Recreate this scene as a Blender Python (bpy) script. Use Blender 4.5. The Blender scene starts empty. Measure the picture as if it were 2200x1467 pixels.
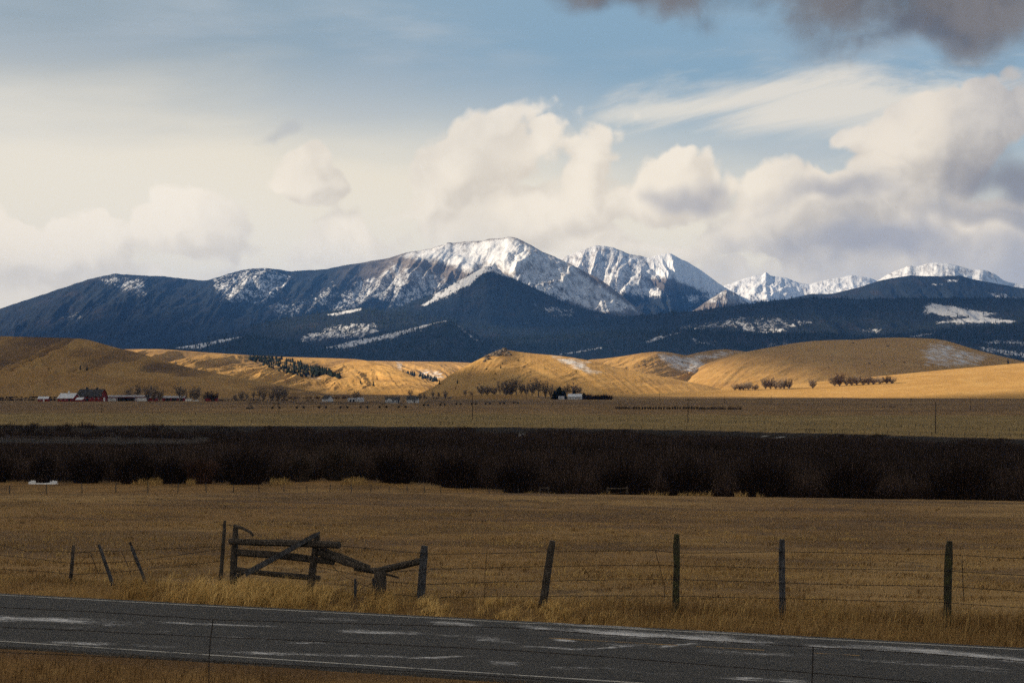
import bpy, math, random
import numpy as np
from mathutils import Vector

rng = np.random.default_rng(7)
random.seed(7)
sc = bpy.context.scene
COL = sc.collection

# ------------------------------------------------------------------ camera
F, HX, HY, CZ = 4278.0, 1100.0, 830.0, 13.4      # focal in photo pixels, principal column, horizon row, eye height (m)
cam_d = bpy.data.cameras.new('camera'); cam = bpy.data.objects.new('camera', cam_d); COL.objects.link(cam)
cam_d.sensor_width = 36.0; cam_d.lens = 36.0 * F / 2200.0
cam_d.shift_y = (HY - 733.5) / 2200.0
cam_d.clip_start = 0.5; cam_d.clip_end = 90000.0
cam.location = (0, 0, CZ); cam.rotation_euler = (math.radians(90), 0, 0)
sc.camera = cam

# ------------------------------------------------------------------ node expression helper
class E:
    """a float / vector / colour socket that can be used in arithmetic; every operation adds a node"""
    tree = None
    def __init__(s, sock): s.s = sock
    @staticmethod
    def math(op, *a, clamp=False):
        n = E.tree.nodes.new('ShaderNodeMath'); n.operation = op; n.use_clamp = clamp
        for i, v in enumerate(a):
            if isinstance(v, E): E.tree.links.new(v.s, n.inputs[i])
            else: n.inputs[i].default_value = v
        return E(n.outputs[0])
    def __add__(a, b): return E.math('ADD', a, b)
    __radd__ = __add__
    def __sub__(a, b): return E.math('SUBTRACT', a, b)
    def __rsub__(a, b): return E.math('SUBTRACT', b, a)
    def __mul__(a, b): return E.math('MULTIPLY', a, b)
    __rmul__ = __mul__
    def __truediv__(a, b): return E.math('DIVIDE', a, b)
    def __rtruediv__(a, b): return E.math('DIVIDE', b, a)
    def __pow__(a, b): return E.math('POWER', a, b)
    def max(a, b): return E.math('MAXIMUM', a, b)
    def min(a, b): return E.math('MINIMUM', a, b)
    def abs(a): return E.math('ABSOLUTE', a)
    def clamp(a): return E.math('ADD', a, 0.0, clamp=True)
def link(a, b): E.tree.links.new(a.s if isinstance(a, E) else a, b)
def smooth(x, lo, hi, a=0.0, b=1.0):
    n = E.tree.nodes.new('ShaderNodeMapRange'); n.interpolation_type = 'SMOOTHSTEP'
    link(x, n.inputs[0])
    for i, v in zip((1, 2, 3, 4), (lo, hi, a, b)):
        if isinstance(v, E): link(v, n.inputs[i])
        else: n.inputs[i].default_value = v
    return E(n.outputs[0])
def comb(x, y, z):
    n = E.tree.nodes.new('ShaderNodeCombineXYZ')
    for i, v in enumerate((x, y, z)):
        if isinstance(v, E): link(v, n.inputs[i])
        else: n.inputs[i].default_value = v
    return E(n.outputs[0])
def sep(v):
    n = E.tree.nodes.new('ShaderNodeSeparateXYZ'); link(v, n.inputs[0]); return [E(o) for o in n.outputs]
def vmath(op, a, b):
    n = E.tree.nodes.new('ShaderNodeVectorMath'); n.operation = op
    for i, v in enumerate((a, b)):
        if isinstance(v, E): link(v, n.inputs[i])
        else: n.inputs[i].default_value = v
    return E(n.outputs[0])
def noise(v, scale, detail=4.0, rough=0.55, dist=0.0, dim='3D', kind='FBM'):
    n = E.tree.nodes.new('ShaderNodeTexNoise'); n.noise_dimensions = dim; n.noise_type = kind
    if v is not None: link(v, n.inputs['Vector'])
    n.inputs['Scale'].default_value = scale; n.inputs['Detail'].default_value = detail
    n.inputs['Roughness'].default_value = rough; n.inputs['Distortion'].default_value = dist
    return E(n.outputs[0])
def mixc(f, a, b):
    n = E.tree.nodes.new('ShaderNodeMix'); n.data_type = 'RGBA'
    if isinstance(f, E): link(f, n.inputs[0])
    else: n.inputs[0].default_value = f
    for i, v in ((6, a), (7, b)):
        if isinstance(v, E): link(v, n.inputs[i])
        else: n.inputs[i].default_value = (*v, 1.0) if len(v) == 3 else v
    return E(n.outputs[2])
def attr(name, out='Fac'):
    n = E.tree.nodes.new('ShaderNodeAttribute'); n.attribute_name = name; return E(n.outputs[out])
def position():
    n = E.tree.nodes.new('ShaderNodeNewGeometry'); return E(n.outputs['Position'])
def objco():
    n = E.tree.nodes.new('ShaderNodeTexCoord'); return E(n.outputs['Object'])
def objrand():
    n = E.tree.nodes.new('ShaderNodeObjectInfo'); return E(n.outputs['Random'])

# ------------------------------------------------------------------ sun and sky
SUN_EL, SUN_BACK = math.radians(21.0), math.radians(8.0)     # low sun from the left, a little behind the camera
SUN = Vector((-math.cos(SUN_EL) * math.cos(SUN_BACK), -math.cos(SUN_EL) * math.sin(SUN_BACK), math.sin(SUN_EL)))
sun_d = bpy.data.lights.new('sun', 'SUN'); sun_o = bpy.data.objects.new('sun', sun_d); COL.objects.link(sun_o)
sun_d.energy = 5.0; sun_d.angle = math.radians(0.55); sun_d.color = (1.0, 0.83, 0.60)
sun_o.rotation_euler = (-SUN).to_track_quat('-Z', 'Y').to_euler(); sun_o.location = SUN * 4000

world = bpy.data.worlds.new('World'); sc.world = world; world.use_nodes = True
E.tree = world.node_tree
for n in list(E.tree.nodes): E.tree.nodes.remove(n)
w_out = E.tree.nodes.new('ShaderNodeOutputWorld'); w_bg = E.tree.nodes.new('ShaderNodeBackground')
w_bg.inputs['Strength'].default_value = 0.063
E.tree.links.new(w_bg.outputs[0], w_out.inputs[0])
sky_n = E.tree.nodes.new('ShaderNodeTexSky'); sky_n.sky_type = 'NISHITA'; sky_n.sun_disc = False
sky_n.sun_elevation = SUN_EL; sky_n.sun_rotation = math.atan2(SUN.x, SUN.y)
sky_n.altitude = 1400; sky_n.air_density = 1.0; sky_n.dust_density = 0.6; sky_n.ozone_density = 1.6
def build_sky():
    tc = E.tree.nodes.new('ShaderNodeTexCoord'); d = E(tc.outputs['Generated'])
    dx, dy, dz = sep(d)
    fy = dy.max(0.06)
    # direction on a plane in front: X to the right, V upward from the horizon
    X = dx / fy * (F / 1000.0); V = dz / fy * (F / 1000.0)
    def at(px, py): return (px - HX) / 1000.0, (HY - py) / 1000.0
    warp = noise(d, 18.0, 3.0, 0.55); warp2 = noise(vmath('ADD', d, (3.1, 1.7, 0.4)), 18.0, 3.0, 0.55)
    def blob(px, py, rx, ry, x, v):
        cx, cv = at(px, py); ex = (x - cx) / (rx / 1000.0); ev = (v - cv) / (ry / 1000.0)
        return 1.0 - E.math('SQRT', ex * ex + ev * ev)
    BLOBS = [(655, 392, 125, 62, -1.25), (655, 352, 70, 50, -1.1), (610, 400, 70, 40, -1.0), (1010, 380, 185, 105, 1.05), (1235, 335, 130, 105, 1.0), (1130, 480, 430, 170, 1.1),
             (1400, 440, 170, 105, .8), (1180, 620, 640, 190, 1.2), (110, 560, 330, 110, .9), (420, 525, 160, 85, .9), (760, 540, 220, 90, .8),
             (1780, 440, 330, 140, 1.0), (2000, 330, 240, 115, 1.0), (2160, 280, 130, 110, .9), (1620, 400, 130, 80, .7),
             (2000, 560, 560, 190, 1.2), (400, 690, 800, 150, 1.0), (2600, 420, 420, 240, 1.0), (-450, 620, 420, 170, .9)]
    g0 = noise(vmath('ADD', d, (5.0, 2.0, 1.0)), 9.0, 3.0, 0.5)
    def fields(ox, oz):
        dd = vmath('ADD', d, (ox / 4.278, 0.0, oz / 4.278)) if ox or oz else d
        f1 = noise(dd, 24.0, 6.0, 0.55, 0.2)
        dw = vmath('ADD', dd, comb((warp - 0.5) * 0.05, 0.0, (warp2 - 0.5) * 0.05))
        pf = (noise(dw, 19.0, 0.0, 0.5) - 0.5).abs() * 2.3 + (noise(vmath('ADD', dw, (1.3, 7.7, 2.9)), 46.0, 1.0, 0.5) - 0.5).abs() * 1.0 - 0.42
        xw = X + ox + (warp - 0.5) * 0.22; vw = V + oz + (warp2 - 0.5) * 0.17
        D = None
        for (px, py, rx, ry, up) in BLOBS:
            b = blob(px, py, rx, ry, xw, vw) * up if up > 0 else blob(px, py, rx, ry, X + ox, V + oz) * -up
            D = b if D is None else E.math('SMOOTH_MAX', D, b, 0.22)
        return D + (f1 - 0.5) * 0.75 + pf, f1
    h0, f0 = fields(0.0, 0.0)
    h1, f1 = fields(-0.036, 0.032)
    cum = smooth(h0 + (f0 - 0.5) * 0.6, -0.02, 0.20)
    lit = (h0 - h1) * 1.55 + 0.50 + (f0 - 0.5) * 0.55 + (g0 - 0.5) * 0.3               # parts turned towards the light, upper left
    right = smooth(X + (g0 - 0.5) * 0.9 - V * 0.1, 0.10, 1.0)
    # clear sky, thin streaked high layer, pale layer low down
    sky = E(sky_n.outputs[0])
    st = noise(comb(X * 0.55 + V * 0.25, 0.0, V * 2.6 - X * 0.10), 2.2, 5.0, 0.55, 0.4)
    st2 = noise(comb(X * 0.9 - V * 0.7, 3.0, V * 3.6 - X * 0.55), 2.4, 6.0, 0.6, 0.6)
    c = mixc(0.70, sky, (2.75, 4.15, 5.1))
    c = mixc(smooth(X - V * 0.3, 0.1, -1.2) * 0.85, c, (3.3, 3.85, 4.1))
    c = mixc(smooth(st, 0.40, 0.72) * 0.70, c, (4.75, 5.15, 5.35))
    veil = smooth(V + X * 0.10 + (st - 0.5) * 0.28, 0.70, 0.38)
    c = mixc(veil * 0.95, c, (8.9, 8.1, 6.6))
    # bright feathered layer, upper right
    alto = smooth(blob(1830, 225, 600, 125, X, V - (X - 0.74) * 0.03) + (st2 - 0.5) * 2.1, 0.0, 0.75)
    c = mixc(alto * 0.88, c, (8.5, 7.8, 6.6))
    c = mixc(smooth(blob(1410, 240, 180, 32, X, V - (X - 0.31) * 0.12) + (st2 - 0.5) * 1.7, 0.0, 0.8) * 0.65, c, (8.4, 7.8, 6.6))
    # cumulus: lit cream, shaded grey; greyer to the right, where it is thicker
    shade = mixc(right, (7.4, 6.6, 5.45), (5.1, 4.65, 4.15))
    cc = mixc(smooth(lit, -0.15, 1.05), shade, mixc(right, (9.5, 8.55, 7.1), (8.7, 7.75, 6.4)))
    dens = smooth(g0 * 0.6 + f0 * 0.5 + right * 0.16, 0.54, 0.76)
    cc = mixc(dens * right * 0.55, cc, (4.1, 4.05, 4.15))
    cc = mixc(smooth(g0 + (f0 - 0.5) * 0.5, 0.46, 0.66) * 0.5, cc, mixc(right, (6.7, 6.15, 5.3), (4.9, 4.6, 4.3)))
    hi = noise(d, 75.0, 5.0, 0.62, 0.3)
    cc = mixc(smooth(hi, 0.40, 0.70) * 0.28, cc, mixc(right, (9.9, 9.1, 7.8), (8.2, 7.5, 6.5)))
    low = smooth(V, 0.36, 0.14)
    cc = mixc(low * 0.45, cc, mixc(right, (8.7, 7.9, 6.5), (7.3, 6.6, 5.8)))
    c = mixc(cum, c, cc)
    # dark grey masses
    xd, vd = X + (warp - 0.5) * 0.34, V + (warp2 - 0.5) * 0.22
    for (px, py, rx, ry, k, col, amp, lo, hi) in (
              (2215, 385, 210, 90, .9, (2.4, 2.4, 2.7), 1.0, 0.0, .9), (2190, 470, 230, 36, .6, (2.9, 2.9, 3.2), 1.0, 0.0, .9), (1800, 425, 200, 48, .68, (3.7, 3.65, 3.9), 1.0, 0.0, .9),
              (1930, 540, 400, 62, .78, (3.5, 3.5, 3.9), 1.0, 0.0, .9), (1480, 420, 110, 42, .72, (3.9, 3.8, 4.0), 1.0, 0.0, .9), (2140, 590, 300, 60, .4, (4.2, 4.1, 4.3), 1.0, 0.0, .9),
              (555, 280, 80, 30, .6, (5.2, 5.2, 5.1), 2.6, 0.1, 0.8),
              (1360, -15, 250, 80, .96, (1.25, 1.18, 1.2), 1.5, 0.0, .7), (1930, -60, 520, 185, .98, (1.05, 0.98, 0.95), 1.6, 0.0, .8), (1990, 70, 200, 85, .85, (1.25, 1.2, 1.28), 1.8, 0.0, .9), (2250, -20, 330, 180, .92, (1.6, 1.45, 1.35), 1.5, 0.0, .8)):
        m = smooth(blob(px, py, rx, ry, xd, vd) + (f0 - 0.5) * amp, lo, hi) * k
        if py < 100: col = mixc(smooth(lit, 0.1, 1.1) * 0.45, col, (2.6, 2.3, 2.1))
        c = mixc(m, c, col)
    # higher up the same grey broken cover goes on
    over = smooth(V, 1.0, 1.7)
    c = mixc(over * smooth(g0 + (f0 - 0.5) * 0.4, 0.40, 0.62) * 0.85, c, (2.6, 2.6, 2.8))
    # the long low path: brighter and warmer towards the horizon
    n = E.tree.nodes.new('ShaderNodeMix'); n.data_type = 'RGBA'; n.blend_type = 'MULTIPLY'; n.inputs[0].default_value = 1.0
    link(c, n.inputs[6]); link(mixc(smooth(V, 0.72, 0.10), (1.0, 1.0, 1.0), (1.42, 1.36, 1.22)), n.inputs[7])
    link(n.outputs[2], w_bg.inputs['Color'])
build_sky()
world.cycles.sampling_method = 'MANUAL'; world.cycles.sample_map_resolution = 1024

sc.view_settings.view_transform = 'Standard'; sc.view_settings.look = 'None'
sc.view_settings.exposure = 0.92; sc.view_settings.gamma = 1.0; sc.view_settings.use_curve_mapping = False
sc.render.engine = 'CYCLES'
cy = sc.cycles
cy.use_denoising = False; cy.denoiser = 'OPENIMAGEDENOISE'
cy.max_bounces = 5; cy.diffuse_bounces = 2; cy.glossy_bounces = 2; cy.transmission_bounces = 3; cy.volume_bounces = 0; cy.transparent_max_bounces = 12
cy.sample_clamp_indirect = 2.0; cy.use_adaptive_sampling = True; cy.adaptive_threshold = 0.012
# ------------------------------------------------------------------ shared helpers
def P(px, py, Y):
    """point at depth Y seen at photo pixel (px, py)"""
    return Vector(((px - HX) / F * Y, Y, CZ + (HY - py) / F * Y))
def _h(ix, iy, seed):
    n = (ix.astype(np.int64) * 374761393 + iy.astype(np.int64) * 668265263 + seed * 974634521) & 0x7fffffff
    n = ((n ^ (n >> 13)) * 1274126177) & 0x7fffffff
    return ((n ^ (n >> 16)) & 0xffff) / 65535.0
def vnoise(x, y, seed=0):
    x = np.asarray(x, float); y = np.asarray(y, float)
    ix = np.floor(x); iy = np.floor(y); fx = x - ix; fy = y - iy
    fx = fx * fx * fx * (fx * (fx * 6 - 15) + 10); fy = fy * fy * fy * (fy * (fy * 6 - 15) + 10)
    a = _h(ix, iy, seed); b = _h(ix + 1, iy, seed); c = _h(ix, iy + 1, seed); d = _h(ix + 1, iy + 1, seed)
    return (a * (1 - fx) + b * fx) * (1 - fy) + (c * (1 - fx) + d * fx) * fy
def fbm(x, y, octs=5, seed=0, gain=0.5):
    s = 0.0; a = 1.0; t = 0.0
    for o in range(octs):
        s = s + a * vnoise(x * 2 ** o + 17.3 * o, y * 2 ** o - 9.1 * o, seed + o); t += a; a *= gain
    return s / t
def ridged(x, y, octs=5, seed=0, gain=0.5):
    s = 0.0; a = 1.0; t = 0.0
    for o in range(octs):
        v = 1 - np.abs(2 * vnoise(x * 2 ** o + 11.7 * o, y * 2 ** o + 5.3 * o, seed + o) - 1); s = s + a * v; t += a; a *= gain
    return s / t
def sstep(x, a, b):
    t = np.clip((x - a) / (b - a), 0, 1); return t * t * (3 - 2 * t)
def poly_mask(px, py, poly, feather):
    """1 inside a polygon, falling to 0 over `feather` outside"""
    inside = np.zeros(px.shape, bool); dist = np.full(px.shape, 1e9)
    n = len(poly)
    for i in range(n):
        x0, y0 = poly[i]; x1, y1 = poly[(i + 1) % n]
        cond = (y0 > py) != (y1 > py)
        xi = x0 + (py - y0) * (x1 - x0) / ((y1 - y0) if y1 != y0 else 1e-9)
        inside ^= cond & (px < xi)
        ex, ey = x1 - x0, y1 - y0
        tt = np.clip(((px - x0) * ex + (py - y0) * ey) / (ex * ex + ey * ey + 1e-9), 0, 1)
        dist = np.minimum(dist, np.hypot(px - x0 - tt * ex, py - y0 - tt * ey))
    return np.where(inside, sstep(dist, -feather, feather * .6), 1 - sstep(dist, -feather * .6, feather) if False else np.clip(.5 - .5 * dist / feather, 0, 1)) if feather > 0 else inside.astype(float)
def grid_mesh(name, X, Y, Z, attrs=None, smooth_shade=True):
    """structured grid [rows, cols] -> mesh, with float attributes per vertex"""
    r, c = X.shape
    co = np.stack([X, Y, Z], -1).reshape(-1, 3).astype(np.float32)
    i = np.arange(r * c).reshape(r, c)
    q = np.stack([i[:-1, :-1], i[:-1, 1:], i[1:, 1:], i[1:, :-1]], -1).reshape(-1, 4)
    me = bpy.data.meshes.new(name)
    me.vertices.add(len(co)); me.vertices.foreach_set('co', co.ravel())
    me.loops.add(q.size); me.loops.foreach_set('vertex_index', q.ravel().astype(np.int32))
    me.polygons.add(len(q)); me.polygons.foreach_set('loop_start', np.arange(0, q.size, 4, dtype=np.int32))
    me.update(calc_edges=True)
    if smooth_shade: me.polygons.foreach_set('use_smooth', np.ones(len(q), bool))
    for k, v in (attrs or {}).items():
        a = me.attributes.new(k, 'FLOAT', 'POINT'); a.data.foreach_set('value', np.asarray(v, np.float32).ravel())
    return me
def raw_mesh(name, verts, faces, mats=None, midx=None, smooth_shade=False, attrs=None):
    me = bpy.data.meshes.new(name); me.from_pydata([tuple(map(float, v)) for v in verts], [], faces); me.update()
    if smooth_shade: me.polygons.foreach_set('use_smooth', np.ones(len(me.polygons), bool))
    if mats:
        for m in mats: me.materials.append(m)
        if midx is not None: me.polygons.foreach_set('material_index', np.asarray(midx, np.int32))
    for k, v in (attrs or {}).items():
        a = me.attributes.new(k, 'FLOAT', 'POINT'); a.data.foreach_set('value', np.asarray(v, np.float32).ravel())
    return me
def tri_mesh(name, co, tris, attrs=None, nper=3):
    """numpy verts and faces (all triangles or all quads)"""
    me = bpy.data.meshes.new(name); q = np.asarray(tris, np.int32); nper = q.shape[1]
    me.vertices.add(len(co)); me.vertices.foreach_set('co', np.asarray(co, np.float32).ravel())
    me.loops.add(q.size); me.loops.foreach_set('vertex_index', q.ravel())
    me.polygons.add(len(q)); me.polygons.foreach_set('loop_start', np.arange(0, q.size, nper, dtype=np.int32))
    me.update(calc_edges=True)
    for k, v in (attrs or {}).items():
        a = me.attributes.new(k, 'FLOAT', 'POINT'); a.data.foreach_set('value', np.asarray(v, np.float32).ravel())
    return me
def link_obj(name, me, mat=None, parent=None, loc=None, kind=None, label=None, cat=None, group=None, rz=0.0):
    o = bpy.data.objects.new(name, me); COL.objects.link(o)
    if mat is not None and me is not None and not me.materials: me.materials.append(mat)
    if parent is not None: o.parent = parent
    if loc is not None: o.location = loc
    if rz: o.rotation_euler = (0, 0, rz)
    if kind: o['kind'] = kind
    if label: o['label'] = label
    if cat: o['category'] = cat
    if group: o['group'] = group
    return o

# ------------------------------------------------------------------ materials
MATS = {}
def material(name, rough=0.85, spec=0.25):
    m = bpy.data.materials.new(name); m.use_nodes = True; E.tree = m.node_tree
    b = E.tree.nodes['Principled BSDF']; b.inputs['Roughness'].default_value = rough
    b.inputs['Specular IOR Level'].default_value = spec
    MATS[name] = m
    return m, b
def bump(b, h, strength, dist):
    n = E.tree.nodes.new('ShaderNodeBump'); n.inputs['Strength'].default_value = strength; n.inputs['Distance'].default_value = dist
    link(h, n.inputs['Height']); E.tree.links.new(n.outputs[0], b.inputs['Normal'])

def mat_dry_grass(name, cols, snowy=True, near=False):
    m, b = material(name, 0.95, 0.1)
    p = position(); x, y, z = sep(p)
    d1, d2, light = cols
    big = noise(p, 0.0035, 4, 0.6); mid = noise(comb(x * 0.6, y * 0.35, z), 0.045, 5, 0.62); fine = noise(p, 0.9, 4, 0.7)
    c = mixc(smooth(big, 0.35, 0.65), d1, d2)
    c = mixc(smooth(mid, 0.42, 0.70) * 0.7, c, light)
    c = mixc(smooth(fine, 0.5, 0.75) * 0.45, c, tuple(v * 0.45 for v in d1))
    hb = fine
    if not near:
        mot = noise(comb(x, y * 0.6, z * 1.5), 0.11, 5, 0.7); c = mixc(smooth(mot, 0.50, 0.72) * 0.42, c, tuple(v * 0.5 for v in d1)); hb = mot * 0.8 + fine * 0.2 + mid * 0.8
    if near:
        tuft = noise(comb(x, y * 0.7, z), 2.6, 5, 0.75); micro = noise(p, 16.0, 3, 0.7)
        patch = noise(comb(x * 0.5, y * 0.22, z), 0.16, 5, 0.65); soil = noise(comb(x * 0.7, y * 0.4, 4.0), 0.42, 5, 0.7)
        c = mixc(smooth(patch, 0.44, 0.62) * 0.75, c, tuple(v * 0.48 for v in d1))
        c = mixc(smooth(soil, 0.57, 0.70) * 0.75, c, (0.055, 0.038, 0.026))
        c = mixc(smooth(tuft, 0.46, 0.72) * 0.6, c, light)
        c = mixc(smooth(micro, 0.5, 0.75) * 0.5, c, tuple(v * 0.35 for v in d1))
        hb = tuft * 0.5 + micro * 0.3
    c = mixc(attr('green') * 0.5, c, (0.20, 0.165, 0.055))
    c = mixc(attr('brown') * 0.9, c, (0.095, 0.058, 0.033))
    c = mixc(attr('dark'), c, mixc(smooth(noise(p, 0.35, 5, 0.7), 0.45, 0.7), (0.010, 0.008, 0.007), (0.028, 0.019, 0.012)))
    s = attr('snow') + (noise(comb(x, y * 0.5, z * 2.0), 0.05, 6, 0.7) - 0.5) * 1.5
    c = mixc(smooth(s, 0.42, 0.98) * 0.92 * smooth(attr('snow'), 0.02, 0.3), c, (0.72, 0.74, 0.78))
    link(c, b.inputs['Base Color']); bump(b, hb, 0.6, 0.12 if near else 2.2)
    return m
mat_dry_grass('ground_grass', ((0.185, 0.102, 0.038), (0.235, 0.138, 0.052), (0.35, 0.225, 0.088)), near=True)
mat_dry_grass('hill_grass', ((0.40, 0.225, 0.068), (0.46, 0.265, 0.085), (0.53, 0.33, 0.12)))

def mat_mountain(name, forest, rock):
    m, b = material(name, 0.9, 0.15)
    p = position(); x, y, z = sep(p)
    trees = noise(comb(x, y * 0.35, z * 0.6), 0.075, 4, 0.75)
    rk = noise(comb(x * 0.6, y * 0.5, z), 0.012, 6, 0.65)
    streak = noise(comb(x * 1.0, y * 0.25, z * 0.40), 0.024, 6, 0.72)
    grove = noise(p, 0.0025, 4, 0.6)
    fcol = mixc(smooth(grove, 0.38, 0.65), forest, tuple(v * 1.7 for v in forest))
    fcol = mixc(smooth(noise(comb(x, y * 0.5, z * 2.0), 0.006, 5, 0.65), 0.52, 0.68) * 0.75, fcol, (0.040, 0.031, 0.027))
    fcol = mixc(smooth(trees, 0.46, 0.66) * 0.8, fcol, tuple(v * 0.3 for v in forest))
    c = mixc(attr('rock'), fcol, mixc(smooth(rk, 0.4, 0.65), rock, tuple(v * 0.55 for v in rock)))
    rkm = attr('rock'); s = attr('snow') + (streak - 0.5) * (1.5 - rkm * 0.65) + (trees - 0.5) * (1.6 - rkm * 1.25)
    c = mixc(smooth(s, 0.44, 0.82), c, (0.78, 0.79, 0.82))
    link(c, b.inputs['Base Color']); bump(b, trees * 0.7 + rk * 0.5, 0.5, 14.0)
    return m
mat_mountain('mountain', (0.010, 0.014, 0.017), (0.21, 0.18, 0.16))

# ------------------------------------------------------------------ ground sheet
RD, RN = np.array((-0.911, 0.412)), np.array((0.412, 0.911))      # along and across the road
N_FAR, N_NEAR = 40.1, 32.8                                         # far and near edge lines
ROAD_Z = 8.2
def bench_edge(u):
    return np.interp(u, [-.40, -.257, 0, .10, .257, .4], [720, 690, 655, 610, 508, 440]) 
def ground_z(x, Y, detail=True):
    x = np.asarray(x, float); Y = np.asarray(Y, float)
    n = x * RN[0] + Y * RN[1]; s = x * RD[0] + Y * RD[1]
    u = x / np.maximum(Y, 20)
    # roadside: shallow ditches both sides, the paved strip sits on its bed
    z = np.full(x.shape, ROAD_Z - 0.06)
    z = z - 0.28 * np.exp(-((n - 42.4) / 1.1) ** 2) - 0.15 * sstep(n, 40.6, 44.5)
    z = z - 0.10 * sstep(-n, -32.2, -30.5) - 0.22 * np.exp(-((n - 29.8) / 1.4) ** 2)
    meadow = ROAD_Z - 0.25 - 0.041 * np.maximum(n - 45.0, 0)
    z = np.where(n > 45, meadow, z)
    # drop to the creek flat
    edge = np.interp(u, [-.4, -.257, -.12, 0, .257, .4], [150, 168, 205, 226, 227, 215])
    flat = -0.5 - 1.9 * sstep(Y, 320, 420) - 1.6 * sstep(u, -.09, .04) * (1 - sstep(Y, 320, 420)) + 0.5 * (fbm(x * .02, Y * .02, 3, 5) - .5)
    k = sstep(Y, edge, edge + 55)
    z = z * (1 - k) + flat * k
    be = bench_edge(u) + 26 * (fbm(x * .012, x * 0 + 3.3, 4, 9) - .5)
    kb = sstep(Y, be - 30, be)
    z = z * (1 - kb) + 0.0 * kb
    if detail:
        z = z + np.where((n > 41), 1, 0.25) * (0.10 * (fbm(x * .35, Y * .35, 3, 21) - .5) + 0.35 * sstep(n, 50, 90) * (fbm(x * .035, Y * .06, 4, 22) - .5))
    far = sstep(Y, 900, 2600)
    z = z + far * 3.0 * (fbm(x * .002, Y * .002, 3, 31) - .5)
    z = np.where(Y > 5500, z - (Y - 5500) * 0.0006, z)
    return z
def gz(x, y): return float(ground_z(np.array([x]), np.array([y]))[0])
def build_ground():
    uu = np.concatenate([np.linspace(-1.6, -.42, 22)[:-1], np.linspace(-.42, .42, 560), np.linspace(.42, 1.6, 22)[1:]])
    YY = np.concatenate([np.linspace(-380, 14, 18), np.linspace(18, 60, 150), np.geomspace(60.4, 900, 240), np.geomspace(910, 24000, 130)])
    U, Yg = np.meshgrid(uu, YY)
    X = U * np.sqrt(Yg ** 2 + 60.0 ** 2); X = np.clip(X, -14400, 14400)
    Z = ground_z(X, Yg)
    u = X / np.maximum(Yg, 20); px = HX + F * u; py = HY + (CZ - Z) / np.maximum(Yg, 5) * F
    n = X * RN[0] + Yg * RN[1]
    edge = np.interp(u, [-.4, -.257, -.12, 0, .257, .4], [150, 168, 205, 226, 227, 215])
    be = bench_edge(u) + 26 * (fbm(X * .012, X * 0 + 3.3, 4, 9) - .5)
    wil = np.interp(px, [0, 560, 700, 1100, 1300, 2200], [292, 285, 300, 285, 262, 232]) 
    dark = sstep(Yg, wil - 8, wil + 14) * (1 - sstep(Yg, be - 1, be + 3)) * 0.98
    brown = 0.75 * sstep(fbm(X * .05, Yg * .12, 4, 41), .52, .68) * sstep(n, 46, 60) * (1 - sstep(Yg, 230, 260))
    # unpaved shoulders: dark earthy strip
    brown = np.maximum(brown, 0.9 * np.exp(-((n - 40.75) / 0.4) ** 2)); brown = np.maximum(brown, 0.9 * np.exp(-((n - 32.0) / 0.5) ** 2))
    green = 0.8 * sstep(Yg, be - 2, be + 4) * (1 - sstep(Yg + 160 * u + 30 * (fbm(X * .004, Yg * .004, 3, 3) - .5), 930, 990))
    strip = lambda y0, w: np.exp(-((Yg - y0) / w) ** 2)
    brown = np.maximum(brown, 0.5 * sstep(Yg, 950, 1000) * sstep(fbm(X * .002, Yg * .01, 4, 47), .42, .6) * (1 - sstep(Yg, 2100, 2500)))
    snow = np.zeros_like(X)
    snow = np.maximum(snow, 1.35 * poly_mask(px, py, [(62, 1032), (122, 1032), (124, 1039), (60, 1039)], 3) * (Yg > 272) * (Yg < 305))
    for q in ([(1110, 926), (1132, 926), (1132, 942), (1110, 942)], [(1632, 934), (1690, 936), (1690, 943), (1632, 941)], [(1750, 940), (1768, 940), (1768, 952), (1750, 950)]):
        snow = np.maximum(snow, 0.75 * poly_mask(px, py, q, 4) * (Yg > 400))
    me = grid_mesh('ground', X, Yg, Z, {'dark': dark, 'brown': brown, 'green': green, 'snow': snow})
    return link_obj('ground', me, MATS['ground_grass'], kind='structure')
build_ground()

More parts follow.
